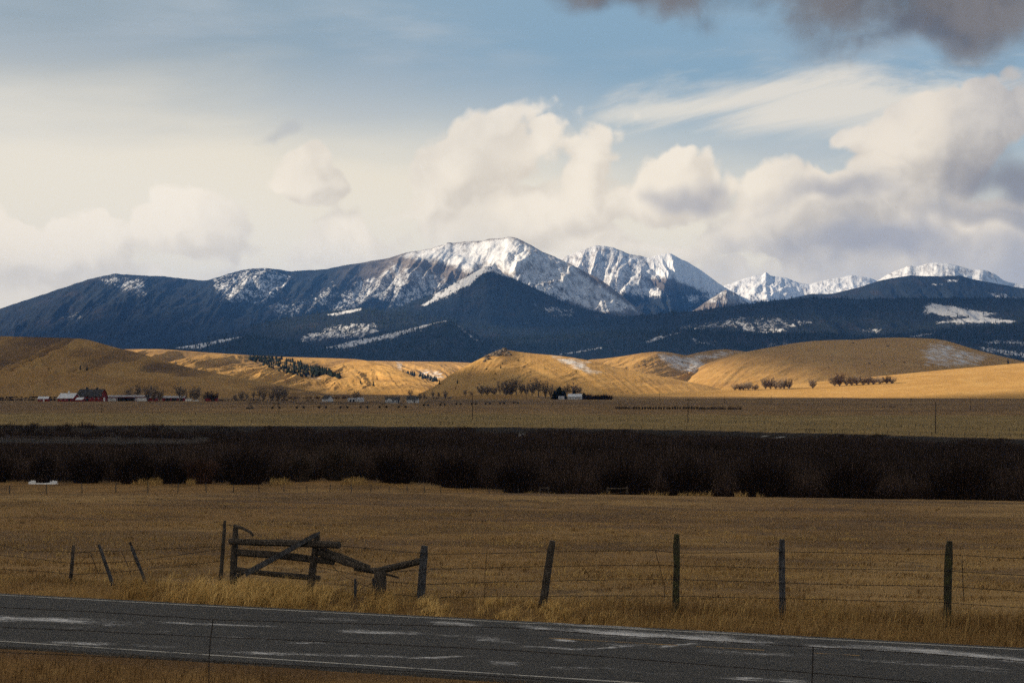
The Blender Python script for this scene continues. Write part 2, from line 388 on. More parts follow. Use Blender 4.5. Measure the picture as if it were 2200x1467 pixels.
# ------------------------------------------------------------------ hills and mountains
def smooth1(v, k):
    if k <= 0: return v
    w = np.exp(-0.5 * (np.arange(-3 * k, 3 * k + 1) / k) ** 2); w /= w.sum()
    return np.convolve(np.pad(v, 3 * k, mode='edge'), w, 'valid')
def landform(name, crest, yc, width, foot, mat, nA=500, nT=90, prof=1.0, spur=0.12, sf=0.02, skew=0.0, iso=0.04, rough=0.0, seed=1,
             snow=(), rock=None, extra=None, back=0.35, ksm=3, base_snow=0.0, droll=0.0, tfq=1.1, kind='structure'):
    """a ridge: its crest line, a front that falls over `width` metres to `foot`, and a back slope.
    Spurs and gullies run down the front."""
    cx = np.array([c[0] for c in crest], float); cyv = np.array([c[1] for c in crest], float)
    a = np.linspace(cx[0], cx[-1], nA)
    py = smooth1(np.interp(a, cx, cyv), ksm)
    Yc = np.interp(a, [p[0] for p in yc], [p[1] for p in yc]) if isinstance(yc, (list, tuple)) else np.full(nA, float(yc))
    W = np.interp(a, [p[0] for p in width], [p[1] for p in width]) if isinstance(width, (list, tuple)) else np.full(nA, float(width))
    Yc = smooth1(Yc, max(nA // 14, 2)); W = smooth1(W, max(nA // 14, 2))
    zc = CZ + (HY - py) / F * Yc
    zc = zc + rough * (zc - foot) * (fbm(a * .08, a * 0 + seed, 5, seed) - .5)
    tf = 1 - (1 - np.linspace(0, 1, nT)) ** 1.25
    tb = np.linspace(0, 1, max(nT // 5, 6))[1:]
    T = np.concatenate([tf, 1 + tb])[:, None]
    A = a[None, :] + 0 * T
    t1 = np.minimum(T, 1.0); back_t = np.maximum(T - 1, 0)
    Yg = Yc[None] - W[None] * (1 - t1) + back_t * W[None] * 1.1
    ux = (A - HX) / F
    X = ux * Yg
    H = np.maximum(zc - foot, 0)[None]
    s_t = np.clip(t1 * (1 - t1) * 4, 0, 1)
    sp = ridged(A * sf + skew * (1 - t1) * 3 + .5 * fbm(A * sf * 2, t1 * 3, 4, seed + 50), t1 * tfq + seed, 6, seed, 0.58)
    so = fbm(X * 6 / np.maximum(W[None], 1), Yg * 6 / np.maximum(W[None], 1), 5, seed + 9)
    p = t1 ** prof
    if droll: p = p + droll * np.sin(t1 * np.pi) * (fbm(A * .006, t1 * 1.5, 3, seed + 77) - .5)
    Z = foot + H * (p + spur * (sp - .62) * s_t ** .7 + iso * (so - .5) * s_t)
    Z = Z - back_t * H * back * 2.0
    Z = np.minimum(Z, zc[None] + 0 * Z) if spur < .5 else Z
    PX = HX + F * X / Yg; PY = HY - F * (Z - CZ) / Yg
    att = {k: np.zeros_like(X) for k in ('snow', 'rock', 'dark', 'brown', 'green')}
    att['snow'] += base_snow
    WX = PX + 26 * (fbm(X * .004, Yg * .002 + Z * .004, 4, seed + 5) - .5); WY = PY + 16 * (fbm(X * .004 + 40, Yg * .002 + Z * .004, 4, seed + 6) - .5)
    for lv, fe, poly in snow: att['snow'] = np.maximum(att['snow'], lv * (poly_mask(WX, WY, poly, fe * 1.6) if fe > 5 else poly_mask(PX, PY, poly, fe)))
    if rock is not None: att['rock'] = rock(PX, PY, X, Yg, Z)
    if extra: extra(att, PX, PY, X, Yg, Z, sp)
    me = grid_mesh(name, X, Yg, Z, att)
    o = link_obj(name, me, MATS[mat], kind=kind)
    LAND[name] = (a, Yc, W, Z, Yg, X, PX, PY, nT)
    return o
LAND = {}
def land_at(name, px, py):
    """the point of a landform's front seen at (px, py)"""
    a, Yc, W, Z, Yg, X, PX, PY, nT = LAND[name]
    j = int(np.clip(np.searchsorted(a, px), 1, len(a) - 1)); col = PY[:nT, j]
    # first crossing from the foot up
    for i in range(1, nT):
        if col[i] <= py <= col[i - 1] or (i == nT - 1):
            f = (col[i - 1] - py) / max(col[i - 1] - col[i], 1e-6); f = min(max(f, 0), 1)
            return Vector((X[i - 1, j] * (1 - f) + X[i, j] * f, Yg[i - 1, j] * (1 - f) + Yg[i, j] * f, Z[i - 1, j] * (1 - f) + Z[i, j] * f))

# --- golden grass hills
landform('grass_hill_right_near', [(1180, 852), (1400, 846), (1560, 836), (1700, 826), (1800, 816), (1900, 807), (2000, 797), (2100, 788), (2200, 779), (2450, 762), (2700, 755)],
         [(1180, 2500), (1700, 2900), (2700, 3100)], [(1180, 500), (2700, 1100)], -12, 'hill_grass', 420, 60, 1.0, .03, .004, .3, .02, 0, 3, ksm=8)
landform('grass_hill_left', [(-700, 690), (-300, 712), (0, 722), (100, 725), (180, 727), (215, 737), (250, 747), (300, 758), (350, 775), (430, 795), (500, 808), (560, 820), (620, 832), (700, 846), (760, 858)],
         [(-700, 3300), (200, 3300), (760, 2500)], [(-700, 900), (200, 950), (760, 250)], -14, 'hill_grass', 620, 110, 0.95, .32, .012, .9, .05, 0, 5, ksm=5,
         extra=lambda at, PX, PY, X, Y, Z, sp: at.__setitem__('brown', .28 + .5 * sstep(-sp, -.64, -.40) + .2 * sstep(fbm(X * .008, Y * .008, 4, 8), .5, .7)))  # brown base and gully streaks paint extra shade into the hill's colour
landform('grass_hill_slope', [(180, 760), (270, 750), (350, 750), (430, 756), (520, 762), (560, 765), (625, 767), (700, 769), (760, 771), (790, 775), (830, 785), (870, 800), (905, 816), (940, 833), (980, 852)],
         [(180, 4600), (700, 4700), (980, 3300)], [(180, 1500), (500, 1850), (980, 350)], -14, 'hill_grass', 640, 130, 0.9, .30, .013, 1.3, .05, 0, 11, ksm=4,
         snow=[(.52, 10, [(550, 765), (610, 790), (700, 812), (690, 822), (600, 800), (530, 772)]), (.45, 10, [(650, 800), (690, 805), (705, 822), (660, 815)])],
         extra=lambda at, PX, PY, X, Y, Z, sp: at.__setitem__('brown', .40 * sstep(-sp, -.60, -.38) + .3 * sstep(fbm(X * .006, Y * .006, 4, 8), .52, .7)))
landform('grass_hill_middle', [(660, 790), (760, 776), (800, 775), (850, 776), (960, 777), (1010, 779), (1080, 786), (1160, 800)],
         [(660, 5600), (1160, 5600)], [(660, 1500), (1160, 1500)], -14, 'hill_grass', 300, 80, .9, .3, .02, -1.0, .06, 0, 17, ksm=4,
         snow=[(.6, 8, [(895, 790), (945, 795), (960, 815), (930, 822), (900, 810)]), (.6, 4, [(850, 777), (866, 777), (862, 796), (855, 796)])],
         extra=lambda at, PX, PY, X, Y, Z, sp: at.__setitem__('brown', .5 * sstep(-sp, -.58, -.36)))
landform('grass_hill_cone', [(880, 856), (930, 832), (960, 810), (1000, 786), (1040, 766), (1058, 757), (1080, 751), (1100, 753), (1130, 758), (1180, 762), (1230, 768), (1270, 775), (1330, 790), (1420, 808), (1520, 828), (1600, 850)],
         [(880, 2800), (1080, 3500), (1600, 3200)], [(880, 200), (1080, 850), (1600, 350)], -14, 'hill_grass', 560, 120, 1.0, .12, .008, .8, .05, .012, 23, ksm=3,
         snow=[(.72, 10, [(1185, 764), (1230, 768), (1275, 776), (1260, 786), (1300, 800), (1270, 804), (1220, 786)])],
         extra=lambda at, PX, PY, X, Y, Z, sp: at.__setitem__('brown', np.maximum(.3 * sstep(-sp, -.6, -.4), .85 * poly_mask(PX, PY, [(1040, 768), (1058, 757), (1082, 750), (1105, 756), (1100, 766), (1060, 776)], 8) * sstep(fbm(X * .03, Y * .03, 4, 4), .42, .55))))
landform('grass_hill_saddle', [(1200, 790), (1270, 772), (1300, 770), (1340, 765), (1380, 758), (1410, 755), (1440, 757), (1475, 764), (1500, 757), (1530, 752), (1560, 750), (1600, 755), (1650, 765), (1750, 800), (1850, 840)],
         [(1200, 4050), (1440, 4200), (1560, 4600), (1850, 5000)], [(1200, 900), (1850, 700)], -14, 'hill_grass', 480, 110, 1.0, .20, .012, 1.0, .06, 0, 29, ksm=3,
         snow=[(.72, 12, [(1410, 757), (1470, 765), (1540, 753), (1590, 755), (1560, 765), (1500, 772), (1540, 790), (1500, 806), (1450, 800), (1420, 780)])],
         extra=lambda at, PX, PY, X, Y, Z, sp: at.__setitem__('brown', .25 * sstep(-sp, -.6, -.4)))
landform('grass_hill_right', [(1400, 842), (1440, 825), (1480, 800), (1520, 780), (1560, 766), (1600, 756), (1650, 747), (1700, 738), (1750, 732), (1800, 730), (1840, 730), (1880, 726), (1930, 725), (2000, 727), (2030, 731), (2060, 740), (2100, 752), (2150, 765), (2190, 774), (2250, 790), (2350, 815)],
         [(1400, 4000), (1900, 4400), (2350, 4200)], [(1400, 600), (1900, 1200), (2350, 800)], -14, 'hill_grass', 640, 130, .9, .14, .007, 1.2, .05, 0, 37, ksm=4,
         snow=[(.68, 18, [(1995, 735), (2030, 733), (2070, 750), (2130, 768), (2110, 788), (2040, 790), (1985, 785), (1975, 755)]), (.42, 10, [(1910, 738), (1925, 740), (1880, 765), (1850, 775), (1865, 760)])],
         extra=lambda at, PX, PY, X, Y, Z, sp: at.__setitem__('brown', .28 * sstep(-sp, -.6, -.4)))

# --- forested foothills
landform('forest_hill_front', [(200, 760), (360, 749), (430, 738), (480, 728), (530, 722), (600, 728), (690, 746), (740, 736), (800, 723), (860, 710), (957, 688), (985, 696), (1010, 715), (1035, 728), (1100, 726), (1200, 722), (1300, 712), (1400, 712), (1480, 706), (1560, 712), (1640, 716), (1760, 715), (1850, 722), (1950, 715), (2040, 706), (2120, 700), (2200, 694), (2500, 680)],
         8800, [(200, 1500), (2500, 2200)], -10, 'mountain', 800, 100, 1.0, .16, .012, .7, .08, .02, 43, ksm=2,
         snow=[(.80, 6, [(692, 747), (760, 729), (860, 707), (958, 686), (956, 694), (860, 717), (780, 737), (740, 747)]),
               (.75, 5, [(365, 748), (430, 737), (480, 723), (530, 720), (500, 730), (450, 742), (430, 750)]),
               (.62, 4, [(975, 695), (990, 700), (1030, 733), (1015, 730)]),
               (.7, 4, [(1190, 763), (1250, 752), (1300, 744), (1296, 748), (1230, 760)]), (.62, 4, [(1380, 735), (1420, 720), (1470, 712), (1440, 722), (1400, 735)]),
               (.5, 8, [(1480, 730), (1540, 735), (1530, 748), (1490, 745)]), (.5, 8, [(1650, 738), (1690, 738), (1680, 748), (1650, 748)]),
               (.72, 6, [(2105, 746), (2210, 762), (2210, 770), (2110, 756)]), (.58, 6, [(2100, 730), (2210, 735), (2210, 745), (2110, 740)]), (.6, 4, [(1950, 722), (2010, 712), (2005, 718), (1960, 726)])])
landform('forest_hill_back', [(300, 760), (480, 720), (560, 695), (640, 680), (700, 671), (775, 662), (840, 668), (900, 675), (1000, 690), (1100, 705), (1200, 700), (1280, 688), (1380, 676), (1450, 672), (1520, 664), (1600, 654), (1680, 644), (1760, 640), (1850, 642), (1950, 640), (2060, 640), (2200, 640), (2500, 640)],
         11000, [(300, 1800), (2500, 2600)], 40, 'mountain', 800, 100, 1.0, .18, .010, -.6, .08, .02, 53, ksm=2,
         snow=[(.85, 3, [(700, 676), (740, 668), (778, 661), (776, 667), (720, 679)]), (.58, 6, [(645, 742), (660, 718), (720, 697), (800, 690), (814, 712), (780, 726), (720, 732)]),
               (.92, 6, [(1985, 660), (2008, 655), (2060, 660), (2140, 671), (2112, 676), (2180, 689), (2170, 693), (2070, 692), (2010, 691), (2085, 680), (1990, 668)]),
               (.5, 8, [(1450, 700), (1560, 685), (1740, 683), (1760, 695), (1680, 712), (1600, 712), (1560, 700), (1470, 710)]), (.56, 6, [(1600, 696), (1680, 696), (1670, 712), (1610, 708)]), (.55, 5, [(1850, 705), (1895, 706), (1890, 716), (1852, 714)])])

# --- the range
rockM = lambda PX, PY, X, Y, Z: np.clip(sstep(Z, 620, 880) * sstep(PX, 690, 880) * .9 + .75 * sstep(PX, 1180, 1260), 0, 1)
landform('mountain_dark_cone', [(700, 700), (800, 676), (830, 666), (880, 652), (940, 629), (990, 600), (1045, 571), (1060, 577), (1095, 595), (1150, 620), (1200, 645), (1250, 662), (1300, 673), (1400, 690), (1500, 700)],
         12600, [(700, 900), (1045, 2600), (1500, 900)], 60, 'mountain', 520, 120, 1.05, .13, .012, .5, .07, .015, 61, ksm=2,
         snow=[(.88, 6, [(900, 656), (940, 628), (990, 599), (1045, 570), (1060, 576), (1095, 597), (1050, 584), (1010, 606), (960, 632)]), (.75, 3, [(906, 655), (945, 640), (940, 645), (912, 658)]), (.42, 8, [(1150, 650), (1240, 660), (1230, 680), (1180, 680)])])
landform('mountain_main', [(-700, 800), (-300, 745), (0, 663), (100, 630), (200, 597), (245, 588), (300, 592), (360, 594), (440, 604), (480, 592), (520, 580), (550, 576), (580, 577), (630, 583), (700, 578), (760, 567), (840, 553), (870, 543), (920, 536), (960, 522), (1000, 519), (1030, 518), (1055, 513), (1080, 512), (1100, 508), (1130, 521), (1165, 540), (1200, 555), (1240, 575), (1290, 600), (1330, 630), (1360, 655), (1400, 685), (1440, 700)],
         [(-700, 15500), (1000, 15800), (1100, 15600), (1440, 14200)], [(-700, 3000), (1000, 4400), (1100, 4200), (1440, 900)], 30, 'mountain', 1000, 190, 1.05, .26, .0105, .8, .09, .010, 71, ksm=2,
         snow=[(.50, 14, [(200, 598), (245, 588), (300, 591), (322, 605), (310, 640), (280, 632), (240, 612)]), (.56, 14, [(455, 600), (520, 580), (560, 575), (628, 588), (605, 625), (560, 650), (500, 648), (465, 625)]),
               (.44, 18, [(570, 650), (640, 640), (720, 600), (730, 660), (600, 690)]),
               (.58, 16, [(690, 670), (730, 635), (780, 600), (840, 560), (900, 575), (960, 600), (1000, 597), (940, 632), (890, 660), (850, 665), (800, 640), (760, 665)]),
               (.66, 12, [(840, 552), (920, 535), (960, 521), (1000, 518), (1100, 507), (1240, 574), (1380, 668), (1300, 676), (1200, 645), (1095, 600), (1045, 575), (1000, 590), (930, 570)]),
               (.78, 12, [(850, 550), (920, 535), (960, 521), (1000, 518), (1060, 512), (1110, 512), (1150, 560), (1095, 590), (1045, 568), (990, 585), (930, 562)]), (.36, 14, [(100, 672), (180, 665), (190, 690), (130, 695)])],
         rock=rockM)
landform('mountain_peak_back', [(1120, 600), (1205, 555), (1240, 541), (1280, 526), (1320, 532), (1350, 545), (1390, 553), (1410, 548), (1440, 544), (1480, 565), (1510, 583), (1545, 610), (1580, 630), (1640, 660)],
         18500, [(1120, 2200), (1400, 3500), (1640, 1300)], 200, 'mountain', 420, 130, 1.1, .17, .016, .35, .20, .012, 83, ksm=2, base_snow=.66, tfq=2.6,
         rock=lambda PX, PY, X, Y, Z: .9 * (1 - sstep(PY, 600, 640)),
         extra=lambda at, PX, PY, X, Y, Z, sp: (at.__setitem__('snow', np.clip(at['snow'] + .16 * sstep(PX, 1380, 1430) - .85 * sstep(PY - (PX - 1400) * .06 + 14 * (fbm(X * .004, Y * .004, 3, 2) - .5), 628, 655) - .5 * poly_mask(PX, PY, [(1390, 600), (1440, 600), (1520, 632), (1440, 640)], 8), 0, 1))))
landform('mountain_spur', [(1440, 700), (1500, 660), (1530, 640), (1560, 622), (1580, 630), (1600, 648), (1640, 665), (1700, 690)],
         15800, [(1440, 600), (1560, 1400), (1700, 600)], 200, 'mountain', 240, 70, 1.0, .25, .04, .5, .1, .02, 89, ksm=1, base_snow=.56,
         rock=lambda PX, PY, X, Y, Z: .8 + 0 * PX, extra=lambda at, PX, PY, X, Y, Z, sp: at.__setitem__('snow', at['snow'] - .6 * sstep(PY, 648, 662)))
landform('mountain_peaks_far', [(1480, 650), (1545, 618), (1600, 598), (1620, 592), (1637, 592), (1645, 584), (1656, 593), (1690, 597), (1715, 607), (1740, 610), (1780, 600), (1830, 591), (1870, 597), (1900, 610), (1980, 640)],
         20500, [(1480, 2200), (1980, 3000)], 300, 'mountain', 420, 110, 1.1, .15, .018, -.35, .20, .012, 97, ksm=1, base_snow=.76, tfq=2.4,
         rock=lambda PX, PY, X, Y, Z: .8 * (1 - sstep(PY, 632, 648)), extra=lambda at, PX, PY, X, Y, Z, sp: at.__setitem__('snow', at['snow'] - .7 * sstep(PY, 640, 660)))
landform('mountain_right_snow', [(1820, 640), (1880, 606), (1910, 588), (1955, 570), (1970, 573), (2000, 564), (2040, 566), (2090, 580), (2110, 578), (2140, 590), (2160, 605), (2200, 612), (2300, 630), (2500, 660)],
         17500, 2600, 200, 'mountain', 380, 100, 1.05, .11, .02, .3, .16, .01, 101, ksm=2, base_snow=.72, tfq=2.2, rock=lambda PX, PY, X, Y, Z: .85 + 0 * PX)
landform('mountain_right_dark', [(1480, 700), (1560, 672), (1640, 655), (1700, 640), (1740, 632), (1790, 631), (1850, 616), (1890, 603), (1930, 595), (1960, 592), (2010, 594), (2060, 592), (2120, 606), (2180, 616), (2260, 630), (2500, 670)],
         15000, [(1480, 1500), (2500, 2800)], 100, 'mountain', 560, 110, 1.0, .16, .012, -.6, .07, .012, 107, ksm=2,
         snow=[(.58, 8, [(2110, 622), (2150, 630), (2195, 648), (2170, 652), (2130, 635)]), (.55, 4, [(2030, 600), (2060, 600), (2055, 606), (2035, 606)]), (.5, 4, [(2000, 608), (2030, 609), (2025, 614), (2002, 613)])])
# ------------------------------------------------------------------ unseen clouds added overhead, shaped by the shade wanted on foreground and hills
DECK_Z = 3000.0
def build_shade_clouds():
    m = bpy.data.materials.new('shade_cloud'); m.use_nodes = True; E.tree = m.node_tree; MATS['shade_cloud'] = m
    for n in list(E.tree.nodes): E.tree.nodes.remove(n)
    out = E.tree.nodes.new('ShaderNodeOutputMaterial'); mix = E.tree.nodes.new('ShaderNodeMixShader'); tr = E.tree.nodes.new('ShaderNodeBsdfTransparent')
    add = E.tree.nodes.new('ShaderNodeMixShader'); df = E.tree.nodes.new('ShaderNodeBsdfDiffuse'); tl = E.tree.nodes.new('ShaderNodeBsdfTranslucent')
    df.inputs['Color'].default_value = (0.6, 0.6, 0.62, 1); tl.inputs['Color'].default_value = (0.75, 0.75, 0.77, 1); add.inputs[0].default_value = 0.45
    E.tree.links.new(df.outputs[0], add.inputs[1]); E.tree.links.new(tl.outputs[0], add.inputs[2])
    a = smooth(attr('dens') * ((noise(position(), 0.0016, 4, 0.6) - 0.5) * 1.0 + 1.0), 0.04, 0.9)
    link(a, mix.inputs[0]); E.tree.links.new(tr.outputs[0], mix.inputs[1]); E.tree.links.new(add.outputs[0], mix.inputs[2])
    E.tree.links.new(mix.outputs[0], out.inputs['Surface'])
    gx = np.concatenate([np.linspace(-14000, -3000, 70)[:-1], np.linspace(-3000, 3500, 180), np.linspace(3500, 17000, 70)[1:]])
    gy = np.concatenate([np.linspace(-9000, 1500, 50)[:-1], np.linspace(1500, 6000, 150), np.linspace(6000, 15500, 110)[1:]])
    GX, GY = np.meshgrid(gx, gy)
    px = HX + F * GX / np.maximum(GY, 500)
    w = (fbm(GX * .0011, GY * .0011, 4, 201) - .5); w2 = fbm(GX * .0006, GY * .0009, 5, 211)
    edge = np.interp(px, [-400, 200, 700, 1100, 1600, 2200], [2700, 2600, 2300, 2200, 2200, 2200])
    d = 1.0 - sstep(GY + 500 * w, edge - 130, edge + 190)
    # left hill mostly shaded
    left = (1 - sstep(px + 420 * w + (GY - 2900) * .25, 420, 860)) * (1 - sstep(GY + 700 * w + (px - 300) * .6, 3120, 3560)) * .92
    d = np.maximum(d, left)
    rh = sstep(px + 700 * w + (GY - 3700) * .22, 1450, 2050) * sstep(GY + 500 * w, 3100, 3550) * .88
    d = np.maximum(d, rh * (1 - sstep(GY, 4600, 5400)))
    far = sstep(GY, 5900, 7400) * np.clip(.34 + 1.1 * (w2 - .47) + .45 * (1 - sstep(px + 900 * w, 350, 1100)) + .16 * sstep(px + 900 * w, 1400, 2000), 0, .9)
    d = np.maximum(d, far)
    d = np.where((GX < -12500) | (GX > 15500) | (GY < -8500), 0, d); d = d * (1 - sstep(GY, 13300, 15300))
    off = SUN * (DECK_Z / SUN.z)
    CX = GX + off.x; CY = GY + off.y
    bot = DECK_Z + 160 * (fbm(CX * .0012, CY * .0012, 4, 5) - .5) * d
    top = bot + 50 + 130 * d * (.5 + fbm(CX * .0012, CY * .0012, 4, 6))
    r, c = CX.shape
    co = np.concatenate([np.stack([CX, CY, bot], -1).reshape(-1, 3), np.stack([CX, CY, top], -1).reshape(-1, 3)])
    i = np.arange(r * c).reshape(r, c)
    keep = np.maximum.reduce([d[:-1, :-1], d[:-1, 1:], d[1:, 1:], d[1:, :-1]]).ravel() > .02
    q = np.stack([i[:-1, :-1], i[1:, :-1], i[1:, 1:], i[:-1, 1:]], -1).reshape(-1, 4)[keep]
    faces = np.concatenate([q, q[:, ::-1] + r * c])
    me = tri_mesh('shade_cloud_cover', co, faces, {'dens': np.concatenate([d.ravel(), d.ravel()])})
    me.polygons.foreach_set('use_smooth', np.ones(len(me.polygons), bool))
    link_obj('shade_cloud', me, m, kind='stuff', label='unseen broken grey clouds added overhead to shade foreground and hills', )
build_shade_clouds()

# ------------------------------------------------------------------ haze
def build_haze():
    m = bpy.data.materials.new('haze'); m.use_nodes = True; E.tree = m.node_tree
    for n in list(E.tree.nodes): E.tree.nodes.remove(n)
    out = E.tree.nodes.new('ShaderNodeOutputMaterial'); v = E.tree.nodes.new('ShaderNodeVolumePrincipled')
    v.inputs['Color'].default_value = (0.13, 0.38, 1.0, 1); v.inputs['Density'].default_value = 3.2e-5; v.inputs['Anisotropy'].default_value = 0.1
    E.tree.links.new(v.outputs[0], out.inputs['Volume'])
    x0, x1, y0, y1, z0, z1 = -14600, 14600, -420, 24600, -26, 1420
    vs = [(x, y, z) for z in (z0, z1) for y in (y0, y1) for x in (x0, x1)]
    fs = [(0, 2, 3, 1), (4, 5, 7, 6), (0, 1, 5, 4), (2, 6, 7, 3), (0, 4, 6, 2), (1, 3, 7, 5)]
    link_obj('haze', raw_mesh('haze', vs, fs), m, kind='stuff', label='thin blue haze in the valley air')
build_haze()
# ------------------------------------------------------------------ simple shape builders (lists of verts / faces)
class MB:
    def __init__(s): s.v = []; s.f = []; s.m = []
    def add(s, vs, fs, mi=0):
        o = len(s.v); s.v += [tuple(v) for v in vs]; s.f += [tuple(i + o for i in f) for f in fs]; s.m += [mi] * len(fs)
    def box(s, c, size, rz=0.0, mi=0):
        hx, hy, hz = size[0] / 2, size[1] / 2, size[2] / 2; ca, sa = math.cos(rz), math.sin(rz)
        vs = [(c[0] + x * ca - y * sa, c[1] + x * sa + y * ca, c[2] + z) for z in (-hz, hz) for y in (-hy, hy) for x in (-hx, hx)]
        s.add(vs, [(0, 2, 3, 1), (4, 5, 7, 6), (0, 1, 5, 4), (2, 6, 7, 3), (0, 4, 6, 2), (1, 3, 7, 5)], mi)
    def tube(s, pts, radii, k=6, cap=True, wob=0.0, mi=0, flat=1.0):
        pts = [Vector(p) for p in pts]
        if not hasattr(radii, '__len__'): radii = [radii] * len(pts)
        vs = []
        for i, p in enumerate(pts):
            d = (pts[min(i + 1, len(pts) - 1)] - pts[max(i - 1, 0)]).normalized()
            a = d.cross(Vector((0, 0, 1)) if abs(d.z) < .9 else Vector((0, 1, 0))).normalized(); b = d.cross(a)
            for j in range(k):
                t = 2 * math.pi * (j + .5) / k; r = radii[i] * (1 + wob * (random.random() - .5))
                vs.append(p + a * (r * math.cos(t) * flat) + b * (r * math.sin(t)))
        fs = [(i * k + j, i * k + (j + 1) % k, (i + 1) * k + (j + 1) % k, (i + 1) * k + j) for i in range(len(pts) - 1) for j in range(k)]
        if cap: fs += [tuple(range(k))[::-1], tuple(range((len(pts) - 1) * k, len(pts) * k))]
        s.add(vs, fs, mi)
    def mesh(s, name, mats=None, smooth_shade=False): return raw_mesh(name, s.v, s.f, mats, s.m if mats else None, smooth_shade)
    def obj(s, name, mat, parent=None, **kw):
        return link_obj(name, s.mesh(name), MATS[mat] if isinstance(mat, str) else mat, parent=parent, **kw)
def thing(name, label, cat, loc=(0, 0, 0), group=None, rz=0.0):
    return link_obj(name, None, loc=loc, label=label, cat=cat, group=group, rz=rz)
def plain_mat(name, col, rough=0.85, var=0.25, scale=3.0, spec=0.2, metal=0.0):
    m, b = material(name, rough, spec); b.inputs['Metallic'].default_value = metal
    n = noise(objco(), scale, 4, 0.6)
    c = mixc(smooth(n, 0.35, 0.68), tuple(v * (1 - var) for v in col), tuple(min(1, v * (1 + var)) for v in col))
    link(c, b.inputs['Base Color']); return m
def wood_mat(name, col, dark, sc_=1.0, moss=None):
    m, b = material(name, 0.9, 0.15)
    p = position(); x, y, z = sep(p)
    g = noise(comb(x * 14, y * 14, z * 3.0), 2.2 * sc_, 5, 0.7, 0.3); big = noise(p, 1.6 * sc_, 3, 0.6)
    c = mixc(smooth(g, 0.38, 0.66), dark, col); c = mixc(smooth(big, 0.5, 0.75) * .6, c, tuple(v * .5 for v in dark))
    if moss: c = mixc(smooth(noise(p, 5.0, 4, .6), .45, .65) * .8, c, moss)
    link(c, b.inputs['Base Color']); bump(b, g, 0.8, 0.012); return m
wood_mat('weathered_wood', (0.095, 0.082, 0.072), (0.026, 0.022, 0.02))
wood_mat('blue_grey_wood', (0.085, 0.088, 0.10), (0.026, 0.027, 0.032))
wood_mat('mossy_wood', (0.065, 0.06, 0.04), (0.022, 0.021, 0.017), 1.0, (0.05, 0.052, 0.022))
plain_mat('wire', (0.022, 0.017, 0.015), 0.7, 0.3, 20, 0.3, 0.3)

# ------------------------------------------------------------------ road
STREAKS = [  # photo polyline, half width (px), level
    ([(-300, 1322), (0, 1328), (130, 1331), (230, 1336), (300, 1339)], 5.5, 1.0), ([(290, 1334), (430, 1340), (560, 1344), (640, 1347)], 2.2, .72),
    ([(-200, 1368), (0, 1374), (90, 1378)], 3, .55), ([(90, 1378), (180, 1381), (260, 1384)], 3, 1.0), ([(260, 1385), (420, 1392)], 5, .4), ([(120, 1352), (220, 1344), (260, 1341)], 2, .5),
    ([(715, 1354), (800, 1357), (910, 1361)], 4, .9), ([(900, 1361), (1000, 1366), (1110, 1373)], 3, .62), ([(650, 1327), (720, 1329), (790, 1334)], 2.5, .62), ([(900, 1336), (970, 1339), (1045, 1344)], 4, .85),
    ([(330, 1355), (400, 1357)], 2, .6), ([(600, 1380), (720, 1380)], 2, .7), ([(1090, 1345), (1140, 1347), (1200, 1351)], 4, .8),
    ([(1140, 1349), (1200, 1353), (1330, 1361), (1440, 1366), (1560, 1373), (1700, 1384)], 6.5, 1.05), ([(1700, 1384), (1800, 1390), (1880, 1393)], 4, .8), ([(1800, 1386), (1900, 1391), (2000, 1399), (2100, 1408), (2230, 1421), (2500, 1447)], 6, 1.05),
    ([(1120, 1336), (1200, 1339), (1330, 1345), (1450, 1351)], 2, .7), ([(1450, 1351), (1600, 1360), (1660, 1366), (1760, 1371)], 3, .72), ([(1120, 1387), (1180, 1390), (1235, 1394), (1290, 1392), (1340, 1387), (1420, 1384)], 1.7, 1.1),
    ([(1400, 1389), (1450, 1386), (1480, 1382), (1507, 1381)], 2, 1.1), ([(1186, 1373), (1240, 1376)], 2.4, 1.0), ([(1290, 1384), (1400, 1386)], 2.5, .8),
    ([(440, 1396), (520, 1400), (600, 1404), (720, 1406), (850, 1410), (950, 1414)], 3, .82), ([(860, 1413), (950, 1411), (1020, 1407)], 1.7, 1.05), ([(1040, 1421), (1120, 1424)], 4, .8), ([(1110, 1426), (1300, 1436), (1500, 1452)], 6, .42),
    ([(1540, 1453), (1640, 1459), (1760, 1466)], 4, .82), ([(1500, 1396), (1600, 1402), (1760, 1409)], 3, .68), ([(1800, 1412), (1950, 1424), (2200, 1438)], 3, .62), ([(2000, 1430), (2200, 1445)], 3, .5), ([(1000, 1375), (1120, 1380)], 3, .5), ([(450, 1368), (650, 1374)], 3, .45)]
